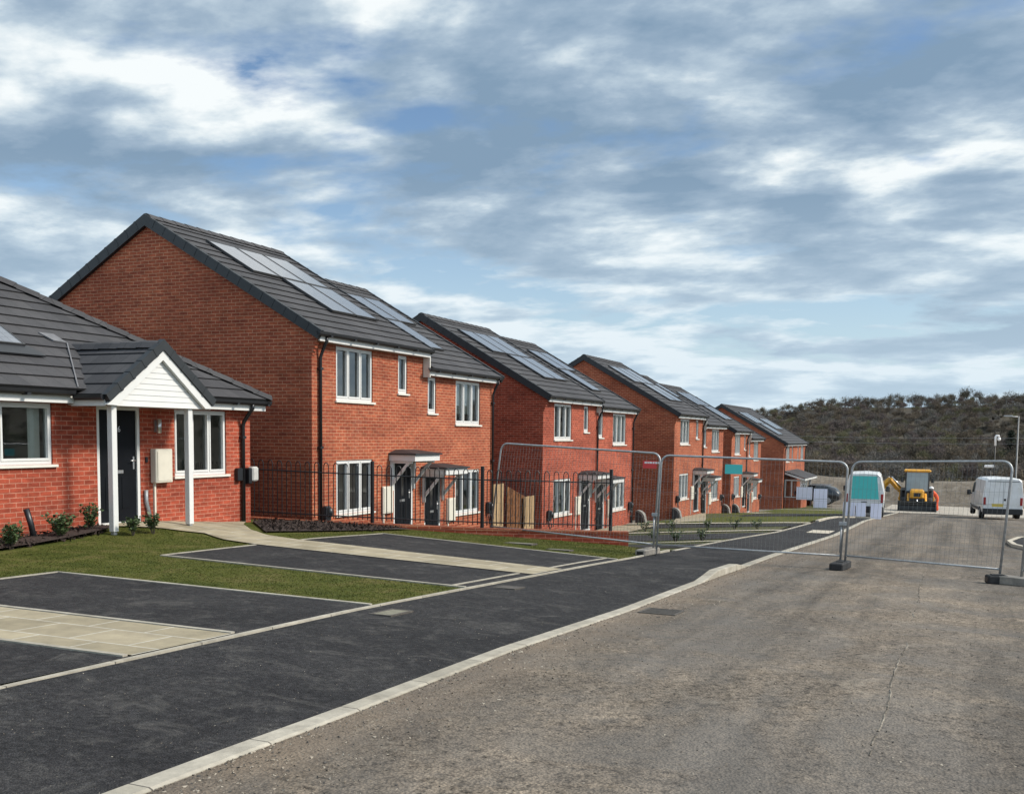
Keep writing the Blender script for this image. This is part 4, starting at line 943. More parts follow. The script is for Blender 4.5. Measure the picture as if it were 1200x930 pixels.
# covers, gully
def cover(x, y, a, b, label, m, nm, cat, zf=g_pave):
    z = float(zf(x, y)); sl = float(zf(x, y+.5)-zf(x, y-.5)); t = thing(nm, label, cat, (x, y, z), local=True); t.rotation_euler = (math.atan(sl), 0, 0)
    f = MB(); f.box(-a, a, -b, -b+.03, -.02, .008); f.box(-a, a, b-.03, b, -.02, .008); f.box(-a, -a+.03, -b+.03, b-.03, -.02, .008); f.box(a-.03, a, -b+.03, b-.03, -.02, .008); f.build('frame', M['iron'], t)
    l = MB()
    if nm == 'drain_gully':
        n_ = 9
        for k in range(n_): y0 = -b+.03+(2*b-.06)*k/n_; l.box(-a+.03, a-.03, y0, y0+(2*b-.06)/n_*.55, -.02, .006)
    else: l.box(-a+.034, a-.034, -b+.034, b-.034, -.02, .006)
    l.build('lid' if nm != 'drain_gully' else 'grate', m, t)
M['dull_cover'] = plain('dull_stone_cover', (.17, .16, .115), .9, .25, 12)
cover(-7.95, 18.55, .30, .16, 'larger dull inspection cover set in the lawn below the railings', M['dull_cover'], 'inspection_cover', 'cover', lambda x, y: g_up(x, y)+.012)
cover(-6.95, 18.1, .24, .13, 'smaller dull inspection cover set in the lawn near the wall end', M['dull_cover'], 'inspection_cover', 'cover', lambda x, y: g_up(x, y)+.012)
cover(-3.12, 11.45, .22, .24, 'rectangular iron drain gully in the road beside the kerb', M['iron'], 'drain_gully', 'drain', lambda x, y: P(y)+.004)
cover(-5.2, 8.85, .13, .23, 'pale stopcock cover in the dark pavement by the first lawn strip', M['dull_cover'], 'pavement_cover', 'cover')
cover(-5.25, 11.85, .17, .17, 'dark square utility cover in the pavement near the second driveway', M['iron'], 'pavement_cover', 'cover')

# ------------------------------------------------------------------ site fence
def quad_panel(BL, BR, TL, TR, label, r=.021):
    BL, BR, TL, TR = map(Vector, (BL, BR, TL, TR)); o = thing('site_fence', label, 'fence panel', BL, group='steel mesh site fence panels')
    def pt(u, v): return (BL*(1-u)+BR*u)*(1-v)+(TL*(1-u)+TR*u)*v
    Lw = (BR-BL).length; H = (TL-BL).length; c = .16
    f = MB(); path = [pt(0,-.06), pt(0,1-c/H)]
    for k in range(1, 6): a = k/5*PI/2; path.append(pt((c/Lw)*(1-math.cos(a)), 1-(c/H)*(1-math.sin(a))))
    for k in range(0, 6): a = PI/2-k/5*PI/2; path.append(pt(1-(c/Lw)*(1-math.cos(a)), 1-(c/H)*(1-math.sin(a))))
    path += [pt(1,-.06)]
    f.tube([tuple(p) for p in path], r, 8); f.tube([tuple(pt(0,.06)), tuple(pt(1,.06))], r*.8, 8); f.build('frame', M['steel'], o)
    w = MB(); n = int(Lw/.075)
    for k in range(1, n): w.bar(pt(k/n,.06), pt(k/n,.985), .0032)
    for v in (.2, .33, .46, .60, .73, .86, .95): w.bar(pt(0,v), pt(1,v), .0026)
    w.bar(pt(0,.62), pt(1,.62), .005); w.build('mesh', M['wire'], o)
    return pt
def zr(x, y): return float(P(y))
q1 = quad_panel((-9.35,20.15,-2.10),(-5.5,19.45,-2.22),(-9.15,20.25,-.18),(-5.42,19.55,-.33), 'site fence panel leaning at the railings, with the red sign')
q2 = quad_panel((-5.42,19.40,-2.22),(-1.95,19.2,-2.21),(-5.36,19.42,-.36),(-1.88,19.25,-.42), 'middle site fence panel across the pavement, with the teal sign')
q3 = quad_panel((-1.86,19.15,-2.20),(.62,18.18,-2.18),(-1.80,19.2,-.41),(.74,18.28,-.33), 'site fence panel standing alone across the road in front of the vans')
q4 = quad_panel((.93,18.05,-2.16),(3.7,16.7,-2.1),(1.0,18.1,-.36),(3.75,16.8,-.3), 'site fence panel cut off by the right edge of the picture')
def sign(c, u, w, h, m, nm, label, lettering=False):
    c = Vector(c); u = Vector(u).normalized(); nrm = Vector((u.y, -u.x, 0)); o = thing(nm, label, 'sign', tuple(c))
    mb = MB()
    def pt(a, b, t): v = c+u*a+Vector((0,0,b))+nrm*t; return tuple(v)
    mb.loft([[pt(-w/2,-h/2,t),pt(w/2,-h/2,t),pt(w/2,h/2,t),pt(-w/2,h/2,t)] for t in (.012,.018)], True); mb.build('board', m, o)
    if lettering:
        l = MB(); x = -w/2+.04
        for wd in (.05,.03,.06,.04,.05,.03):
            l.loft([[pt(x,.02,t),pt(x+wd,.02,t),pt(x+wd,.055,t),pt(x,.055,t)] for t in (.018,.0195)], True); x += wd+.012
        l.build('lettering', M['hatwhite'], o)
c = q1(.945, .88); sign(tuple(c), (1, -.18, 0), .30, .15, M['red'], 'warning_sign', 'small red warning sign hung on the leaning site fence panel', True)
c = q2(.41, .885); sign(tuple(c), (1, -.06, 0), .33, .18, M['teal'], 'teal_sign', 'plain teal sign hung on the middle site fence panel')
def foot(x, y, rz, label, m, zf, a=.34, b=.11, h=.13):
    z = float(zf(x, y)); t = thing('ballast_block', label, 'fence foot', (x, y, z), rz, 'fence feet', local=True)
    mb = MB(); mb.rbox(-a, a, -b, b, 0, h, .02); mb.box(-.09, .09, -.06, .06, h-.002, h+.012); mb.build('block', m, t)
    e = MB(); e.box(-a-.004, -a+.004, -b*.6, b*.6, h*.25, h*.75); e.box(a-.004, a+.004, -b*.6, b*.6, h*.25, h*.75); e.build('hand_hole', M['black'], t)
foot(-5.55, 19.25, 1.4, 'concrete fence foot on the dark pavement under the first fence joint', M['concrete'], g_pave)
foot(-1.93, 19.05, 1.45, 'black rubber fence foot on the road under the second fence joint', M['rubber'], zr, .34, .12, .14)
foot(.58, 18.05, .3, 'black rubber fence foot beside the timber plank on the road', M['rubber'], zr, .16, .11, .14)
pl = MB(); pl.rbox(-.62, .62, -.13, .13, 0, .13, .01); o = pl.build('timber_plank', M['concrete'], None); o.location = (1.15, 17.85, zr(1, 17.9)); o.rotation_euler = (0, 0, -.42)
tag(o, 'weathered plank lying on the road at the right fence gap', 'plank')
for (x, y, lb) in ((-5.46, 19.43, 'steel clip joining fence panels over the concrete foot'), (-1.92, 19.2, 'steel clip joining fence panels over the rubber foot in the road')):
    cl = MB(); z = -1.55
    cl.box(x-.07, x+.07, y-.035, y+.035, z, z+.06); cl.tube([(x,y-.05,z+.03),(x,y+.05,z+.03)], .018, 6); cl.tube([(x-.03,y,z+.0),(x-.04,y,z-.5)], .016, 6)
    tag(cl.build('fence_clip', M['steel'], None, (x, y, z)), lb, 'fence clip')

# ------------------------------------------------------------------ vehicles
def van(loc, rz, label, teal=False):
    tp = .09 if teal else 0.0
    r = thing('white_van', label, 'van', loc, rz, 'white vans', local=True)
    hw, L_ = .95, 5.0
    def sect(y, z0, zw, zt, wb, ww, wt):
        wt -= tp; return [(-wb,y,z0),(-ww,y,zw*.6),(-ww,y,zw),(-wt-.02,y,zt-.10),(-wt+.10,y,zt),(0,y,zt+.03),(wt-.10,y,zt),(wt+.02,y,zt-.10),(ww,y,zw),(ww,y,zw*.6),(wb,y,z0)]
    b = MB(); ss = [sect(0,.42,1.15,2.02,.88,.93,.80),sect(.05,.36,1.15,2.06,.9,.95,.82),sect(2.6,.34,1.15,2.07,.9,.96,.83),sect(3.5,.34,1.15,2.0,.9,.96,.80),sect(4.25,.34,1.1,1.28,.9,.95,.78),sect(4.85,.36,.95,1.0,.82,.86,.7),sect(5.0,.45,.8,.85,.7,.74,.6)]
    for a, c in zip(ss[:-1], ss[1:]):
        for k in range(10): b.face([a[k],a[k+1],c[k+1],c[k]])
        b.face([a[10],a[0],c[0],c[10]])
    b.face(ss[0]); b.face(list(reversed(ss[-1]))); body = b.build('body', M['van'], r)
    d = MB()
    d.loft([[(-.74,-.012,.55),(-.006,-.012,.55),(-.006,-.012,1.9),(-.68+tp,-.012,1.9)],[(-.74,.02,.55),(-.006,.02,.55),(-.006,.02,1.9),(-.68+tp,.02,1.9)]], True)
    d.build('rear_door', M['van'], r)
    d = MB(); d.loft([[(.006,-.012,.55),(.74,-.012,.55),(.68-tp,-.012,1.9),(.006,-.012,1.9)],[(.006,.02,.55),(.74,.02,.55),(.68-tp,.02,1.9),(.006,.02,1.9)]], True)
    rd = d.build('rear_door', M['van'], r)
    h = MB(); h.rbox(.04, .14, -.03, -.01, .95, 1.06, .008); h.build('handle', M['black'], rd)
    sm = MB(); sm.box(-.005, .005, -.016, -.004, .56, 1.9); sm.box(-.72+tp, .72-tp, -.02, -.004, 1.905, 1.93); sm.build('door_seal', M['black'], r)
    for s in (-1, 1):
        hg = MB()
        for hz_i in (.75, 1.2, 1.65): hg.rbox(s*(.735-.06*(hz_i-.55)/1.35-tp*(hz_i > 1.3)*.6)-.03, s*(.735-.06*(hz_i-.55)/1.35-tp*(hz_i > 1.3)*.6)+.03, -.03, -.008, hz_i-.04, hz_i+.04, .006)
        hg.build('hinge', M['van'], r)
    bu = MB(); bu.rbox(-.92, .92, -.13, .08, .26, .56, .03); bu.build('rear_bumper', M['black'], r)
    for s in (-1, 1):
        l = MB(); l.rbox(s*.845-.06, s*.845+.06, -.02, .06, .72, 1.12, .015); l.build('tail_lamp', M['lampred'], r)
        m = MB(); m.rbox(s*1.10-.10, s*1.10+.10, 3.75, 3.85, 1.05, 1.32, .03); m.box(min(s*.9, s*1.05), max(s*.9, s*1.05), 3.77, 3.83, 1.1, 1.16); m.build('wing_mirror', M['black'], r)
        w = MB(); w.face([(s*.962,3.0,1.22),(s*.962,3.75,1.2),(s*.90,3.55,1.72),(s*.895,3.0,1.78)]); w.build('side_window', M['darkglass'], r, recalc=False)
        tr = MB(); tr.box(min(s*.955,s*.98), max(s*.955,s*.98), .9, 3.6, .42, .55); tr.build('side_moulding', M['black'], r)
        for y in (.95, 4.1):
            t = MB(); t.wheel((s*.83, y, .33), .33, .22); wh = t.build('wheel', M['tyre'], r)
            hb = MB(); hb.wheel((s*.945, y, .33), .2, .02, 14); hb.build('rim', M['steel'], wh)
    ws = MB(); ws.face([(-.72,4.28,1.30),(.72,4.28,1.30),(.70,3.56,1.93),(-.70,3.56,1.93)]); ws.build('windscreen', M['darkglass'], r, recalc=False)
    if not teal:
        p = MB(); p.box(-.5, .02, -.022, -.012, .66, .76); p.box(-.52, .04, -.03, -.012, .765, .80); p.build('number_plate', M['plate'], r)
    else:
        p = MB(); p.box(-.14, .14, -.03, -.012, .72, .76); p.build('plate_light', M['black'], r)
    return r
def zroad(y): return float(P(y))
v1y = 48.6
v1 = van((-4.0, v1y, zroad(v1y)), 0.06, 'white van parked at the left kerb with a teal board over its rear doors', True)
v1.scale = (.89, 1, .98)
tb = MB(); tb.loft([[(-.70,-.034,.88),(.70,-.034,.88),(.58,-.034,1.93),(-.58,-.034,1.93)],[(-.70,-.014,.88),(.70,-.014,.88),(.58,-.014,1.93),(-.58,-.014,1.93)]], True)
o = tb.build('teal_board', M['teal'], None); o.location = v1.location; o.rotation_euler = v1.rotation_euler; o.scale = v1.scale; tag(o, 'large plain teal board covering the rear doors of the left van', 'board')
van((1.93, 57.0, zroad(57)), math.radians(7), 'dusty white van on the right side of the road with a yellow number plate')
def board(x, y, z, w, h, rz, label, tilt=.12):
    o = thing('blank_board', label, 'board', (x, y, z), rz, 'blank white boards', local=True); o.rotation_euler = (-tilt, 0, rz)
    b = MB(); b.rbox(-w/2, w/2, -.015, .015, .0, h, .006); b.build('panel', M['whiteb'], o)
    f = MB(); f.box(-w/2-.012, w/2+.012, -.02, .02, h, h+.012); f.build('top_trim', M['upvc'], o)
z = zroad(48.2)
board(-4.60, 48.15, z+.08, .52, .62, .0, 'square blank white board propped at the left end of the van bumper')
board(-4.08, 48.0, z-.02, .42, .72, .02, 'middle blank white board standing behind the left van')
board(-3.43, 47.9, z-.04, .46, .74, -.02, 'blank white board standing by the right rear wheel of the left van')
board(-9.75, 80.2, float(g_low(-9.75, 80.2))+.02, .98, 1.45, .1, 'tall blank white board standing on grass before the dark car')
board(-10.86, 79.6, -4.62, 1.15, .95, .05, 'wide blank white board fixed to the bay of the end house', 0)
def car(loc, rz):
    r = thing('parked_car', 'dark grey hatchback parked beside the far end house behind a white board', 'car', loc, rz, local=True)
    def sec(y, w, zb, zs, zt, wt): return [(-w,y,zb),(-w,y,zs),(-wt,y,zt),(wt,y,zt),(w,y,zs),(w,y,zb)]
    b = MB(); ss = [sec(0,.7,.45,.75,.80,.6),sec(.1,.85,.3,.85,.9,.7),sec(1.1,.9,.25,.92,1.0,.75),sec(1.9,.9,.25,.95,1.48,.62),sec(3.0,.9,.25,.97,1.53,.62),sec(3.9,.9,.27,.97,1.3,.62),sec(4.2,.85,.35,.95,1.0,.66),sec(4.3,.8,.4,.8,.85,.6)]
    b.loft(ss, True, True); body = b.build('body', M['carpaint'], r)
    for s in (-1, 1):
        w = MB(); w.face([(s*.905,1.55,1.0),(s*.905,3.75,1.02),(s*.70,3.45,1.40),(s*.68,2.0,1.42)]); w.build('side_window', M['darkglass'], r, recalc=False)
        for y in (.85, 3.45):
            t = MB(); t.wheel((s*.80, y, .32), .32, .22); wh = t.build('wheel', M['tyre'], r); hb = MB(); hb.wheel((s*.915, y, .32), .22, .02, 14); hb.build('rim', M['steel'], wh)
        l = MB(); l.rbox(s*.62-.16, s*.62+.16, -.02+.06, .2, .62, .76, .02); l.build('headlight', M['chrome'], r)
    w = MB(); w.face([(-.68,1.13,1.03),(.68,1.13,1.03),(.6,1.88,1.47),(-.6,1.88,1.47)]); w.build('windscreen', M['darkglass'], r, recalc=False)
    rr = MB(); rr.box(-.55,-.51,1.9,3.6,1.52,1.57); rr.box(.51,.55,1.9,3.6,1.52,1.57); rr.build('roof_rail', M['chrome'], r)
car((-13.15, 85.6, float(g_low(-9.5, 85.6))+.12), -PI/2)

# ------------------------------------------------------------------ digger, worker
def digger():
    x, y = -2.78, 75.4; z = zroad(y)+.02
    r = thing('backhoe_digger', 'yellow and black backhoe digger facing the camera at the end of the road', 'digger', (x, y, z), .05, local=True)
    b = MB()   # front bucket: curved shell across the front
    pr = [(-.55,.02),(-.1,-.02),(.28,.1),(.38,.38),(.22,.72),(.12,.74),(.26,.4),(.2,.18),(-.1,.08),(-.55,.06)]
    b.loft([[(xx, -1.3+a, c) for a, c in pr] for xx in (-1.22, 1.22)], True)
    for xx in (-1.22, 1.2): b.prism([(-1.85,.03),(-1.3,.0),(-.94,.36),(-1.1,.74)], 'x', xx, xx+.03)
    for k in range(8): b.box(-1.15+k*.32, -1.08+k*.32, -1.98, -1.8, .02, .06)
    b.build('front_bucket', M['bucketm'], r)
    a = MB()
    for s in (-.55, .55): a.tube([(s,-.98,.35),(s,-.4,.75),(s,.7,1.1)], .09, 6)
    a.build('loader_arm', M['yellow'], r)
    ram = MB(); ram.tube([(0,-1.0,.12),(0,-.92,.72),(0,-.3,.95)], .05, 8); ram.build('ram', M['chrome'], r)
    h = MB(); h.rbox(-.45, .45, -.55, 1.1, .85, 1.45, .08); h.rbox(-.36, .36, -.62, -.54, .92, 1.32, .03); h.build('bonnet', M['yellow'], r)
    g_ = MB(); g_.box(-.22, .22, -.635, -.62, 1.0, 1.25); g_.build('grille', M['black'], r)
    ch = MB(); ch.box(-.5, .5, -.5, 3.0, .5, .86); ch.build('chassis', M['dkmetal'], r)
    cb = MB()
    for sx in (-.74, .74):
        for sy in (1.1, 2.5): cb.box(sx-.045, sx+.045, sy-.045, sy+.045, .86, 2.62)
    cb.box(-.78, .78, 1.05, 2.55, .86, 1.3); cab = cb.build('cab', M['dkmetal'], r)
    gl = MB(); gl.face([(-.7,1.08,1.3),(.7,1.08,1.3),(.7,1.08,2.6),(-.7,1.08,2.6)])
    for s in (-.745, .745): gl.face([(s,1.1,1.3),(s,2.5,1.3),(s,2.5,2.6),(s,1.1,2.6)])
    gl.build('cab_window', M['cabglass'], cab, recalc=False)
    rf = MB(); rf.rbox(-.88, .88, .95, 2.7, 2.62, 2.78, .06); rf.build('roof', M['yellow'], cab)
    for s in (-1, 1):
        w = MB(); w.wheel((s*.82, -.05, .46), .46, .34); wh = w.build('wheel', M['tyre'], r); q = MB(); q.wheel((s*1.0, -.05, .46), .24, .02, 14); q.build('rim', M['yellow'], wh)
        w = MB(); w.wheel((s*.86, 2.2, .74), .74, .46); wh = w.build('wheel', M['tyre'], r); q = MB(); q.wheel((s*1.1, 2.2, .74), .38, .02, 14); q.build('rim', M['yellow'], wh)
        q = MB(); q.rbox(s*.86-.2, s*.86+.2, 1.3, 2.9, 1.3, 1.42, .04); q.build('mudguard', M['dkmetal'], r)
    # rear arm slewed out to the side
    bo = MB(); bo.tube([(-.6,3.2,.9),(-1.2,3.1,1.35),(-1.75,3.0,1.95),(-1.95,3.0,2.0)], [.20,.22,.22,.18], 6, True, False); bo.build('boom', M['yellow'], r)
    dp = MB(); dp.tube([(-1.75,3.0,2.05),(-2.1,3.0,1.7),(-2.45,3.0,1.05),(-2.55,3.0,.8)], [.22,.24,.2,.16], 6, True, False); dp.build('dipper_arm', M['yellow'], r)
    rm = MB(); rm.tube([(-1.0,2.96,1.45),(-1.7,2.95,2.2)], .05, 6); rm.tube([(-1.85,2.96,2.2),(-2.35,2.95,1.45)], .05, 6); rm.build('ram', M['chrome'], r)
    bk = MB(); bk.prism([(-2.75,.95),(-2.4,.95),(-2.35,.5),(-2.65,.15),(-2.95,.2),(-2.7,.45)], 'y', 2.75, 3.25); bk.build('rear_bucket', M['bucketm'], r)
    st = MB(); st.rbox(-1.15, -.85, 2.9, 3.2, .3, 1.2, .03); st.rbox(.85, 1.15, 2.9, 3.2, .3, 1.2, .03); st.rbox(-1.2,1.2,2.85,3.0,.55,.8,.02); st.build('stabiliser', M['yellow'], r)
    for s in (-.98, .98):
        m = MB(); m.rbox(s-.1, s+.1, 1.0, 1.05, 1.9, 2.2, .015); m.tube([(s*.75,1.1,2.3),(s,1.05,2.2)], .015, 5); m.build('mirror', M['black'], cab)
digger()
def worker():
    x, y = -1.53, 77.6; z = zroad(y)+.02
    r = thing('person', 'worker in orange hi-vis clothing and white helmet bending beside the digger bucket', 'person', (x, y, z), local=True)
    J = {'pel':(0,.0,.88),'sp':(-.10,-.04,1.08),'ch':(-.22,-.08,1.28),'nk':(-.31,-.10,1.40),'hd':(-.37,-.12,1.50),'ht':(-.42,-.13,1.60),
         'hl':(.02,-.10,.84),'kl':(-.06,-.13,.46),'al':(.02,-.10,.07),'tl':(-.12,-.16,.03),'hr':(.02,.10,.84),'kr':(.0,.13,.46),'ar':(.08,.12,.07),'tr':(-.06,.16,.03),
         'sl':(-.22,-.26,1.27),'el':(-.32,-.30,1.0),'wl':(-.48,-.24,.82),'fl':(-.55,-.22,.76),'sr':(-.22,.12,1.27),'er':(-.30,.18,1.0),'wr':(-.46,.12,.82),'fr':(-.53,.10,.76)}
    R = {'pel':.15,'sp':.14,'ch':.16,'nk':.065,'hd':.10,'ht':.08,'hl':.10,'kl':.075,'al':.05,'tl':.045,'hr':.10,'kr':.075,'ar':.05,'tr':.045,'sl':.075,'el':.055,'wl':.042,'fl':.04,'sr':.075,'er':.055,'wr':.042,'fr':.04}
    E_ = 'pel-sp sp-ch ch-nk nk-hd hd-ht pel-hl hl-kl kl-al al-tl pel-hr hr-kr kr-ar ar-tr ch-sl sl-el el-wl wl-fl ch-sr sr-er er-wr wr-fr'.split()
    ks = list(J); me = bpy.data.meshes.new('body'); me.from_pydata([J[k] for k in ks], [tuple(ks.index(a) for a in e.split('-')) for e in E_], [])
    o = bpy.data.objects.new('body', me); COL.objects.link(o); o.parent = r
    o.modifiers.new('s', 'SKIN'); o.modifiers.new('d', 'SUBSURF').levels = 2; o.modifiers['d'].render_levels = 2
    for i, k in enumerate(ks): me.skin_vertices[0].data[i].radius = (R[k], R[k]); me.skin_vertices[0].data[i].use_root = (k == 'pel')
    me.materials.append(M['orange'])
    h = MB(); c = Vector(J['ht']); h.lathe((c.x+.02, c.y, c.z-.02), [(.17,-.02),(.15,0),(.135,.06),(.09,.12),(.02,.14)], 14); h.build('helmet', M['hatwhite'], r)
    f = MB(); c = Vector(J['hd']); f.lathe((c.x-.045, c.y, c.z-.09), [(.02,-.02),(.07,.02),(.085,.08),(.06,.13)], 10); f.build('face', M['skin'], r)
    for s in (('fl'), ('fr')):
        g_ = MB(); c = Vector(J[s]); g_.lathe((c.x, c.y, c.z-.03), [(.015,-.06),(.04,-.03),(.045,.03),(.03,.06)], 8); g_.build('glove', M['black'], r)
worker()

# ------------------------------------------------------------------ lamp posts, mast, poles, wires
def lamp(x, y, zt, label, arm, cat='street lamp', r0=.07):
    z = float(P(y)); r = thing('street_lamp', label, cat, (x, y, z))
    p = MB(); p.tube([(x,y,z-.2),(x,y,z+1.2),(x+.0,y,z+1.25),(x,y,zt)], [r0*1.1,r0*1.1,r0*.7,r0*.5], 8); p.build('column', M['wire'], r)
    h = MB(); h.tube([(x,y,zt-.03),(x+arm,y,zt)], .03, 6); h.rbox(min(x+arm*.4,x+arm*1.0), max(x+arm*.4,x+arm*1.0), y-.11, y+.11, zt-.02, zt+.05, .02); h.build('lantern', M['steel'], r)
lamp(2.72, 63.0, 1.33, 'tall grey street lamp rising behind the right-hand van', -.75)
def mast(x, y, zb, zt):
    r = thing('camera_mast', 'thin dark mast with a white camera on top left of the street lamp', 'camera mast', (x, y, zb))
    p = MB(); p.tube([(x,y,zb),(x,y,zt-.6)], .045, 6); p.build('pole', M['railm'], r)
    c = MB(); c.tube([(x,y,zt-.75),(x,y,zt-.1),(x+.06,y,zt),(x+.2,y,zt-.02),(x+.24,y,zt-.12)], .075, 8); c.lathe((x+.24,y,zt-.32), [(.04,-.06),(.11,-.02),(.12,.1),(.07,.18)], 10); c.build('camera', M['hatwhite'], r)
mast(2.15, 84.0, -5.4, .35)
r = thing('site_floodlight', 'small white floodlight on a thin pole below the camera mast', 'floodlight', (2.0, 88.0, -5.4))
p = MB(); p.tube([(2.0,88,-5.4),(2.0,88,-2.0)], .04, 6); p.build('pole', M['railm'], r); p = MB(); p.rbox(1.55, 2.3, 87.85, 88.1, -2.12, -1.92, .04); p.build('lamp_head', M['hatwhite'], r)
for (x, zt, lb) in ((-12.5, 1.0, 'utility pole hidden behind the end house carrying the overhead wires'), (30.0, 1.6, 'utility pole right of the picture carrying the overhead wires')):
    pass
def pole(x, y, zb, zt, label):
    r = thing('utility_pole', label, 'utility pole', (x, y, zb)); p = MB(); p.tube([(x,y,zb),(x,y,zt)], [.15,.11], 8); p.build('pole', M['woodpost'], r)
    c = MB(); c.box(x-.06, x+.06, y-.9, y+.9, zt-.5, zt-.38); c.build('crossarm', M['woodpost'], r)
pole(-32.0, 150, -9.5, .9, 'utility pole at the left end of the overhead wires'); pole(34.0, 150, -9.5, 1.6, 'utility pole at the right end of the overhead wires')
for (dy, dz, lb) in ((-.8, 0, 'upper thin overhead wire across the wooded hillside'), (.8, -.75, 'lower thin overhead wire across the wooded hillside')):
    w = MB(); pts = []
    for k in range(25):
        t = k/24; pts.append((-32+66*t, 150+dy, (.5+.7*t+dz)-1.1*4*t*(1-t)*.55))
    w.tube(pts, .022, 5); tag(w.build('overhead_wire', M['wire'], None, (-32, 150, .5)), lb, 'overhead wire')
for (x, y, zt, lb) in ((-8.35, 105, -3.0, 'thin pale site pole seen above the dark car'), ):
    p = MB(); p.tube([(x,y,-6.5),(x,y,zt)], .06, 6); tag(p.build('site_pole', M['concrete'], None, (x, y, -6.5)), lb, 'pole')
# rounded low parapets at the house entrance steps
for (x, y, zf, lb) in ((-11.75,40.6,g_low,'pale rounded-end ramp kerb at the far corner of the second brick pair'),(-11.7,46.2,g_low,'pale rounded-end ramp kerb at the near corner of the third brick pair'),(-11.7,57.0,g_low,'pale rounded-end ramp kerb at the far corner of the third brick pair'),(-11.8,60.2,g_low,'pale rounded-end ramp kerb at the near corner of the fourth brick pair')):
    z = float(zf(x, y)); r = thing('ramp_kerb', lb, 'ramp kerb', (x, y, z)); pr = [(0,-.3),(0,.46)]+[(.34*math.sin(a), .12+.34*math.cos(a)) for a in lin(.15, PI/2, 6)]+[(.44,-.3)]
    m = MB(); m.prism([(x-.5+a, z+c) for a, c in pr], 'y', y-.06, y+.0); m.build('side_wall', M['dkmetal'], r)
    m = MB(); out = [(x-.5+a, z+c) for a, c in pr[1:]]; inn = [(p[0]+.06, p[1]+.06) for p in out]
    for (a, b2, c2, d2) in zip(out[:-1], out[1:], inn[1:], inn[:-1]): m.prism([a, b2, c2, d2], 'y', y-.08, y+.2)
    m.build('capping', M['rampcap'], r)

# ------------------------------------------------------------------ trees on the hillside
def bare_tree(seed, H, spread, ntw, tw):
    rg = np.random.default_rng(seed); V = []
    def limb(p, d, L_, w, lev):
        q = p+d*L_; s = np.cross(d, rg.normal(size=3)); s /= np.linalg.norm(s)
        s2 = np.cross(d, s)
        for a in (s, s2):
            V.append([p-a*w, p+a*w, q+a*w*.6]); V.append([p-a*w, q+a*w*.6, q-a*w*.6])
        if lev == 0: tips.append((q, d)); return
        for k in range(3 if lev > 1 else 3):
            dd = d+rg.normal(size=3)*[.62*spread,.62*spread,.30]; dd[2] = max(dd[2], -.05); dd /= np.linalg.norm(dd); limb(p+d*L_*rg.uniform(.62, 1), dd, L_*rg.uniform(.55, .8), w*.55, lev-1)
    tips = []
    limb(np.array([0.,0,-.5]), np.array([0.,0,1]), H*.30, H*.016, 3)
    trunk = len(V)
    for k in range(ntw):
        q, d = tips[rg.integers(len(tips))]; q = q+rg.normal(size=3)*H*.055; dd = d*.5+rg.normal(size=3)*.7; dd[2] += .35; dd /= np.linalg.norm(dd)
        s = np.cross(dd, rg.normal(size=3)); s /= np.linalg.norm(s); L_ = H*rg.uniform(.05, .13); V.append([q-s*tw, q+s*tw, q+dd*L_])
    return np.array(V), trunk
variants = [bare_tree(s, 9.0, sp, 820, .06) for s, sp in ((1,1.0),(2,1.25),(3,.8),(4,1.1),(5,1.4),(6,.9))]
def merged(insts, vs, name):
    Vs = []; global MI; MI = []
    for (x, y, z, sc_, rot, vi, sz) in insts:
        MI.append(np.full(len(vs[vi][0]), int(random.random()**1.3*5), np.int32))
        T = vs[vi][0].copy(); c, s = math.cos(rot), math.sin(rot)
        X_ = T[...,0]*c-T[...,1]*s; Y_ = T[...,0]*s+T[...,1]*c
        Vs.append(np.stack([X_*sc_+x, Y_*sc_+y, T[...,2]*sc_*sz+z], -1))
    return np.concatenate(Vs)
ins = []
def add_wood(r0, r1, a0, a1, n, smin, smax):
    for _ in range(n):
        r_ = math.sqrt(random.uniform(r0*r0, r1*r1)); a = random.uniform(a0, a1); x, y = r_*math.sin(math.radians(a)), r_*math.cos(math.radians(a))
        ins.append((x, y, hz(a, r_)-.4, random.uniform(smin, smax), random.uniform(0, 6.28), random.randrange(6), random.uniform(.75, 1.1)))
add_wood(190, 300, -16, 12, 230, .65, 1.05); add_wood(300, 480, -15, 11, 520, .7, 1.15); add_wood(480, 738, -15.5, 10, 1350, .7, 1.15)
add_wood(200, 700, 11, 60, 330, .8, 1.4)
VW = merged(ins, variants, 'wood')
wd = MB(); wd.face([(0,200,-30),(1,200,-30),(0,201,-30)]); wo = wd.build('bare_woodland', M['twig']); wo['kind'] = 'stuff'; wo['label'] = 'bare winter woodland covering the hillside'
MI_W = np.concatenate(MI)
TW = [twig('twig_brown', (.11, .086, .063), (.155, .126, .092)), twig('twig_grey', (.125, .115, .10), (.175, .16, .14)), twig('twig_purple', (.105, .083, .075), (.145, .117, .104)), twig('twig_olive', (.11, .103, .06), (.155, .145, .082)), twig('twig_dark', (.068, .058, .046), (.10, .086, .066))]
add_tris(wo, VW, TW, MI_W)
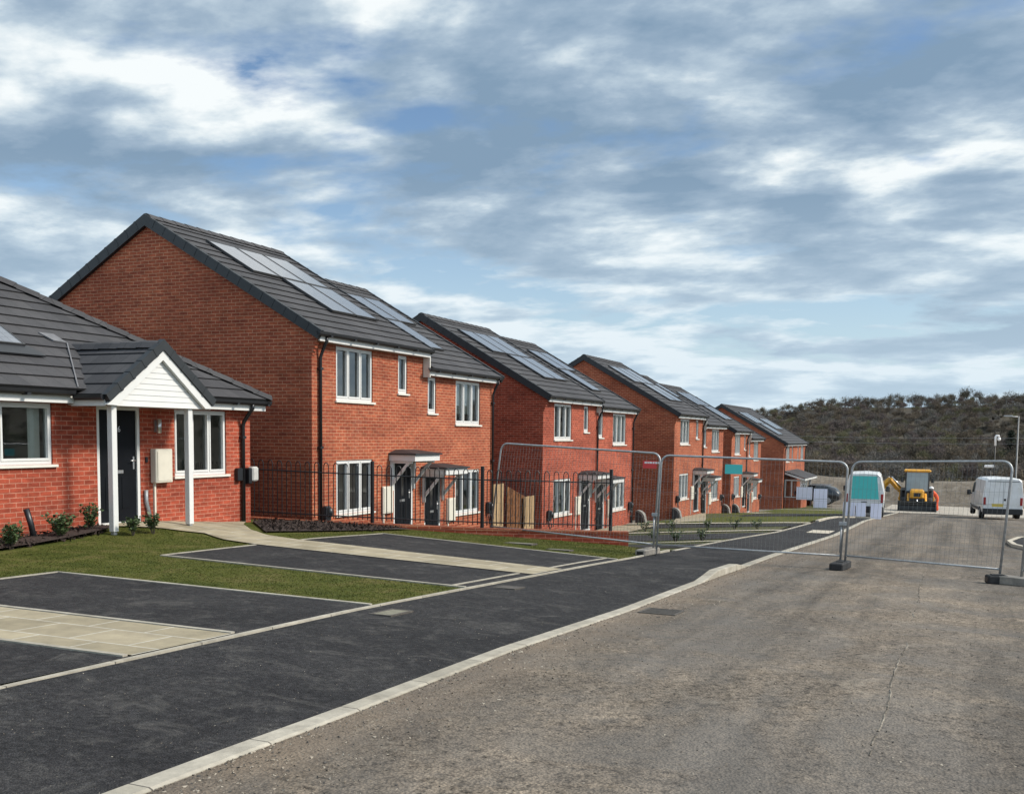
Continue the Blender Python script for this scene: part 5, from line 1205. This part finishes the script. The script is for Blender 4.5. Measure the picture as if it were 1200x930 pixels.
# undergrowth of the wood edge: many low twiggy bushes
bush = [bare_tree(s, 4.2, 1.9, 260, .07) for s in (21, 22, 23)]
ins = []
for _ in range(520):
    r_ = random.uniform(130, 300); a = random.uniform(-16, 14); ins.append((r_*math.sin(math.radians(a)), r_*math.cos(math.radians(a)), hz(a, r_)-.3, random.uniform(.6, 1.25), random.uniform(0, 6.28), random.randrange(3), random.uniform(.6, 1)))
uo = MB(); uo.face([(0,180,-30),(1,180,-30),(0,181,-30)]); uo = uo.build('undergrowth', M['twig']); uo['kind'] = 'stuff'; uo['label'] = 'brown bushy undergrowth below the wood'
VU = merged(ins, bush, 'u')
add_tris(uo, VU, [twig('scrub_twigs', (.085, .072, .044), (.13, .115, .066)), TW[3], TW[0], TW[1], TW[4]], np.concatenate(MI))
# skyline row: individual trees
def tri_mesh(name, V, m):
    me = bpy.data.meshes.new(name); n = len(V); me.vertices.add(n*3); me.vertices.foreach_set('co', V.reshape(-1)); me.loops.add(n*3); me.loops.foreach_set('vertex_index', np.arange(n*3, dtype=np.int32))
    me.polygons.add(n); me.polygons.foreach_set('loop_start', np.arange(0, n*3, 3, dtype=np.int32)); me.polygons.foreach_set('loop_total', np.full(n, 3, np.int32)); me.update(); me.materials.append(m); return me
sky_v = [bare_tree(s, 13.0, sp, 620, .085) for s, sp in ((31,.75),(32,.95),(33,.65),(34,1.1))]
sk_m = [(tri_mesh('trunk', T[:tr], M['bark']), tri_mesh('crown', T[tr:], M['twig'])) for T, tr in sky_v]
cnt = 0
for k in range(96):
    a = -11.5+k*(15.6/96)+random.uniform(-.07, .07)
    if -6.2 < a < -5.9: continue
    r_ = random.uniform(738, 770); x, y = r_*math.sin(math.radians(a)), r_*math.cos(math.radians(a)); s_ = random.uniform(.65, 1.2)*(1.0 if a > -5.2 else .72)
    t = thing('bare_tree', 'leafless tree in the row standing along the hilltop skyline', 'tree', (x, y, hz(a, r_)-.3), random.uniform(0, 6.28), 'bare trees along the hilltop'); t.scale = (s_*random.uniform(.8, 1.1), s_*random.uniform(.8, 1.1), s_)
    for me in sk_m[k % 4]:
        o = bpy.data.objects.new(me.name, me); COL.objects.link(o); o.parent = t
# one dark evergreen at the right
et = thing('evergreen_tree', 'dark evergreen tree among the bare wood at the right edge of the picture', 'tree', (12.5, 330, hz(2.2, 330)))
tk = MB(); tk.tube([(12.5,330,hz(2.2,330)-1),(12.5,330,hz(2.2,330)+9)], [.35,.08], 7); tk.build('trunk', M['bark'], et)
ce = MB(); z0 = hz(2.2, 330)
for k in range(1500):
    t = random.random()**.7; zz = z0+1.2+9.5*t; rr = 3.6*(1-t)**.7*random.uniform(.3, 1.08)*(1+.25*math.sin(t*22)); a = random.uniform(0, 6.28); c = Vector((12.5+rr*math.cos(a), 330+rr*math.sin(a), zz))
    d = Vector((math.cos(a), math.sin(a), random.uniform(-.5, .2))).normalized(); s = d.cross(Vector((0,0,1))).normalized(); ce.face([tuple(c-s*.25), tuple(c+s*.25), tuple(c+d*random.uniform(.6, 1.1))])
ce.build('crown', M['evergreen'], et, recalc=False)

# ------------------------------------------------------------------ sky, sun, camera
w = bpy.data.worlds.new('World'); SC.world = w; w.use_nodes = True; nt = w.node_tree; nt.nodes.clear()
SUN_EL, SUN_AZ = math.radians(40), math.radians(76)      # azimuth clockwise from +Y
out = N(nt, 'OutputWorld'); bg = N(nt, 'Background', Strength=.10)
sky = N(nt, 'TexSky', sky_type='NISHITA'); sky.sun_disc = False; sky.sun_elevation = SUN_EL; sky.sun_rotation = SUN_AZ; sky.air_density = 1.0; sky.dust_density = .6; sky.ozone_density = 1.6
tc = N(nt, 'TexCoord'); sp = N(nt, 'SeparateXYZ'); lk(nt, tc.outputs['Generated'], sp.inputs[0])
def math_(op, a, b=None):
    m = N(nt, 'Math', operation=op)
    for i, v in enumerate((a, b)):
        if v is None: continue
        if hasattr(v, 'links'): lk(nt, v, m.inputs[i])
        else: m.inputs[i].default_value = v
    return m.outputs[0]
zz = math_('ADD', math_('MAXIMUM', sp.outputs[2], 0.0), .17)
cx = math_('DIVIDE', sp.outputs[0], zz); cy = math_('DIVIDE', sp.outputs[1], zz)
cb = N(nt, 'CombineXYZ'); lk(nt, cx, cb.inputs[0]); lk(nt, cy, cb.inputs[1])
def cl(scale, rot, sc_, detail, rough, dist, off):
    mp = N(nt, 'Mapping'); mp.inputs['Rotation'].default_value = (0, 0, rot); mp.inputs['Scale'].default_value = sc_; mp.inputs['Location'].default_value = off
    lk(nt, cb.outputs[0], mp.inputs[0]); return noise(nt, mp.outputs[0], scale, detail, rough, dist)
VR = math.radians(-23.7)
OFF = (310.2, 140.9, 71.3)
def cloud(scale, stretch, detail, rough, dist, off, shift=(0, 0)):
    return cl(scale, VR, (stretch[0], stretch[1], 1), detail, rough, dist, (off[0]+OFF[0]+shift[0], off[1]+OFF[1]+shift[1], off[2]+OFF[2]))
# broad banks, billows with a lit and a shaded side, fine ragged detail
low = cloud(.70, (.85, 1.0), 3, .45, 0, (5.2, 1.9, .4))
mA = cloud(2.3, (.80, 1.0), 8, .53, .12, (9.3, 4.2, 2.2))
mB = cloud(2.3, (.80, 1.0), 8, .53, .12, (9.3, 4.2, 2.2), (.10, -.07))
lA = cloud(.70, (.85, 1.0), 3, .45, 0, (5.2, 1.9, .4), (.14, -.1))
fine = cloud(5.6, (.8, 1.0), 8, .62, .1, (1.3, 7.7, 5.1))
dens = math_('ADD', math_('ADD', math_('MULTIPLY', low, .40), math_('MULTIPLY', mA, .43)), math_('MULTIPLY', fine, .17))
relief = math_('ADD', math_('MULTIPLY', math_('SUBTRACT', mB, mA), .7), math_('MULTIPLY', math_('SUBTRACT', lA, low), .5))
tone = math_('ADD', dens, relief)
hole = math_('ADD', math_('ADD', math_('MULTIPLY', cloud(1.0, (.8, 1.0), 6, .55, .2, (2.1, 8.3, 7.7)), .46), math_('MULTIPLY', mA, .40)), math_('MULTIPLY', fine, .14))
mask = ramp(nt, hole, [(.425, 0), (.48, 1)])
ccol = ramp(nt, tone, [(.435, (7.4, 7.8, 7.9)), (.465, (5.9, 6.6, 7.0)), (.50, (4.0, 4.9, 5.7)), (.54, (2.75, 3.65, 4.65)), (.60, (1.85, 2.75, 3.8))])
skyc = mixc(nt, mask, mixc(nt, 1.0, sky.outputs[0], (.92, 1.0, 1.05), 'MULTIPLY'), ccol)
hz_ = ramp(nt, sp.outputs[2], [(.0, .8), (.09, .45), (.24, 0)])
skyc = mixc(nt, hz_, skyc, (5.0, 6.2, 7.1))
# extra sky brightness added behind the camera to lift shaded gables; glow round sun
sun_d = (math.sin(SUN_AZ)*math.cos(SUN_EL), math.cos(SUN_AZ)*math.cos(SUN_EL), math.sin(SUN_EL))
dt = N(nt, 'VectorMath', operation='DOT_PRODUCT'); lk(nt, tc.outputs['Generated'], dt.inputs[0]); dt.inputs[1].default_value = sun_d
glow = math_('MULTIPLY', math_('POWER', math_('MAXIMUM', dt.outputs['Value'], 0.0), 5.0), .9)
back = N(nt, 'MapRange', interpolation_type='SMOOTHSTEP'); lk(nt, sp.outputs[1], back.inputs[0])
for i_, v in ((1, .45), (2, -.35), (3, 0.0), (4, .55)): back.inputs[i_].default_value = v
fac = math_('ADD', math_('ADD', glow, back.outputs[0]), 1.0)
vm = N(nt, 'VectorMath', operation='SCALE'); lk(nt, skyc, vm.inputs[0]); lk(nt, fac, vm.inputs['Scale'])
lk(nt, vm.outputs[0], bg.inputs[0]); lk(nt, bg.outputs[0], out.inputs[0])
sl = bpy.data.lights.new('sun', 'SUN'); sl.energy = 3.7; sl.angle = math.radians(11); sl.color = (1, .92, .82)
so = bpy.data.objects.new('sun', sl); COL.objects.link(so)
d = Vector((math.sin(SUN_AZ)*math.cos(SUN_EL), math.cos(SUN_AZ)*math.cos(SUN_EL), math.sin(SUN_EL))); so.rotation_euler = d.to_track_quat('Z', 'Y').to_euler(); so.location = (30, 10, 40)

th, pitch, roll = math.radians(23.7), math.radians(4.5), math.radians(.63)
def ray(x, y):
    c, s = math.cos(roll), math.sin(roll); x, y = c*x+s*y, -s*x+c*y
    fw = math.cos(pitch)-y*math.sin(pitch); up = -math.sin(pitch)-y*math.cos(pitch)
    return Vector((x*math.cos(th)-fw*math.sin(th), x*math.sin(th)+fw*math.cos(th), up))
f0 = ray(0, 0); xa = (ray(1, 0)-f0).normalized(); ya = -(ray(0, 1)-f0).normalized()
cam = bpy.data.cameras.new('camera'); co = bpy.data.objects.new('camera', cam); COL.objects.link(co)
co.matrix_world = Matrix((xa, ya, -f0.normalized())).transposed().to_4x4()
cam.sensor_fit = 'HORIZONTAL'; cam.sensor_width = 36; cam.lens = 36; cam.shift_y = 139/1200; cam.clip_start = .1; cam.clip_end = 6000
SC.camera = co
SC.view_settings.view_transform = 'Standard'; SC.view_settings.look = 'None'; SC.view_settings.exposure = .33; SC.view_settings.gamma = 1; SC.view_settings.use_curve_mapping = False
for o in bpy.data.objects:
    if '_o' in o: del o['_o']
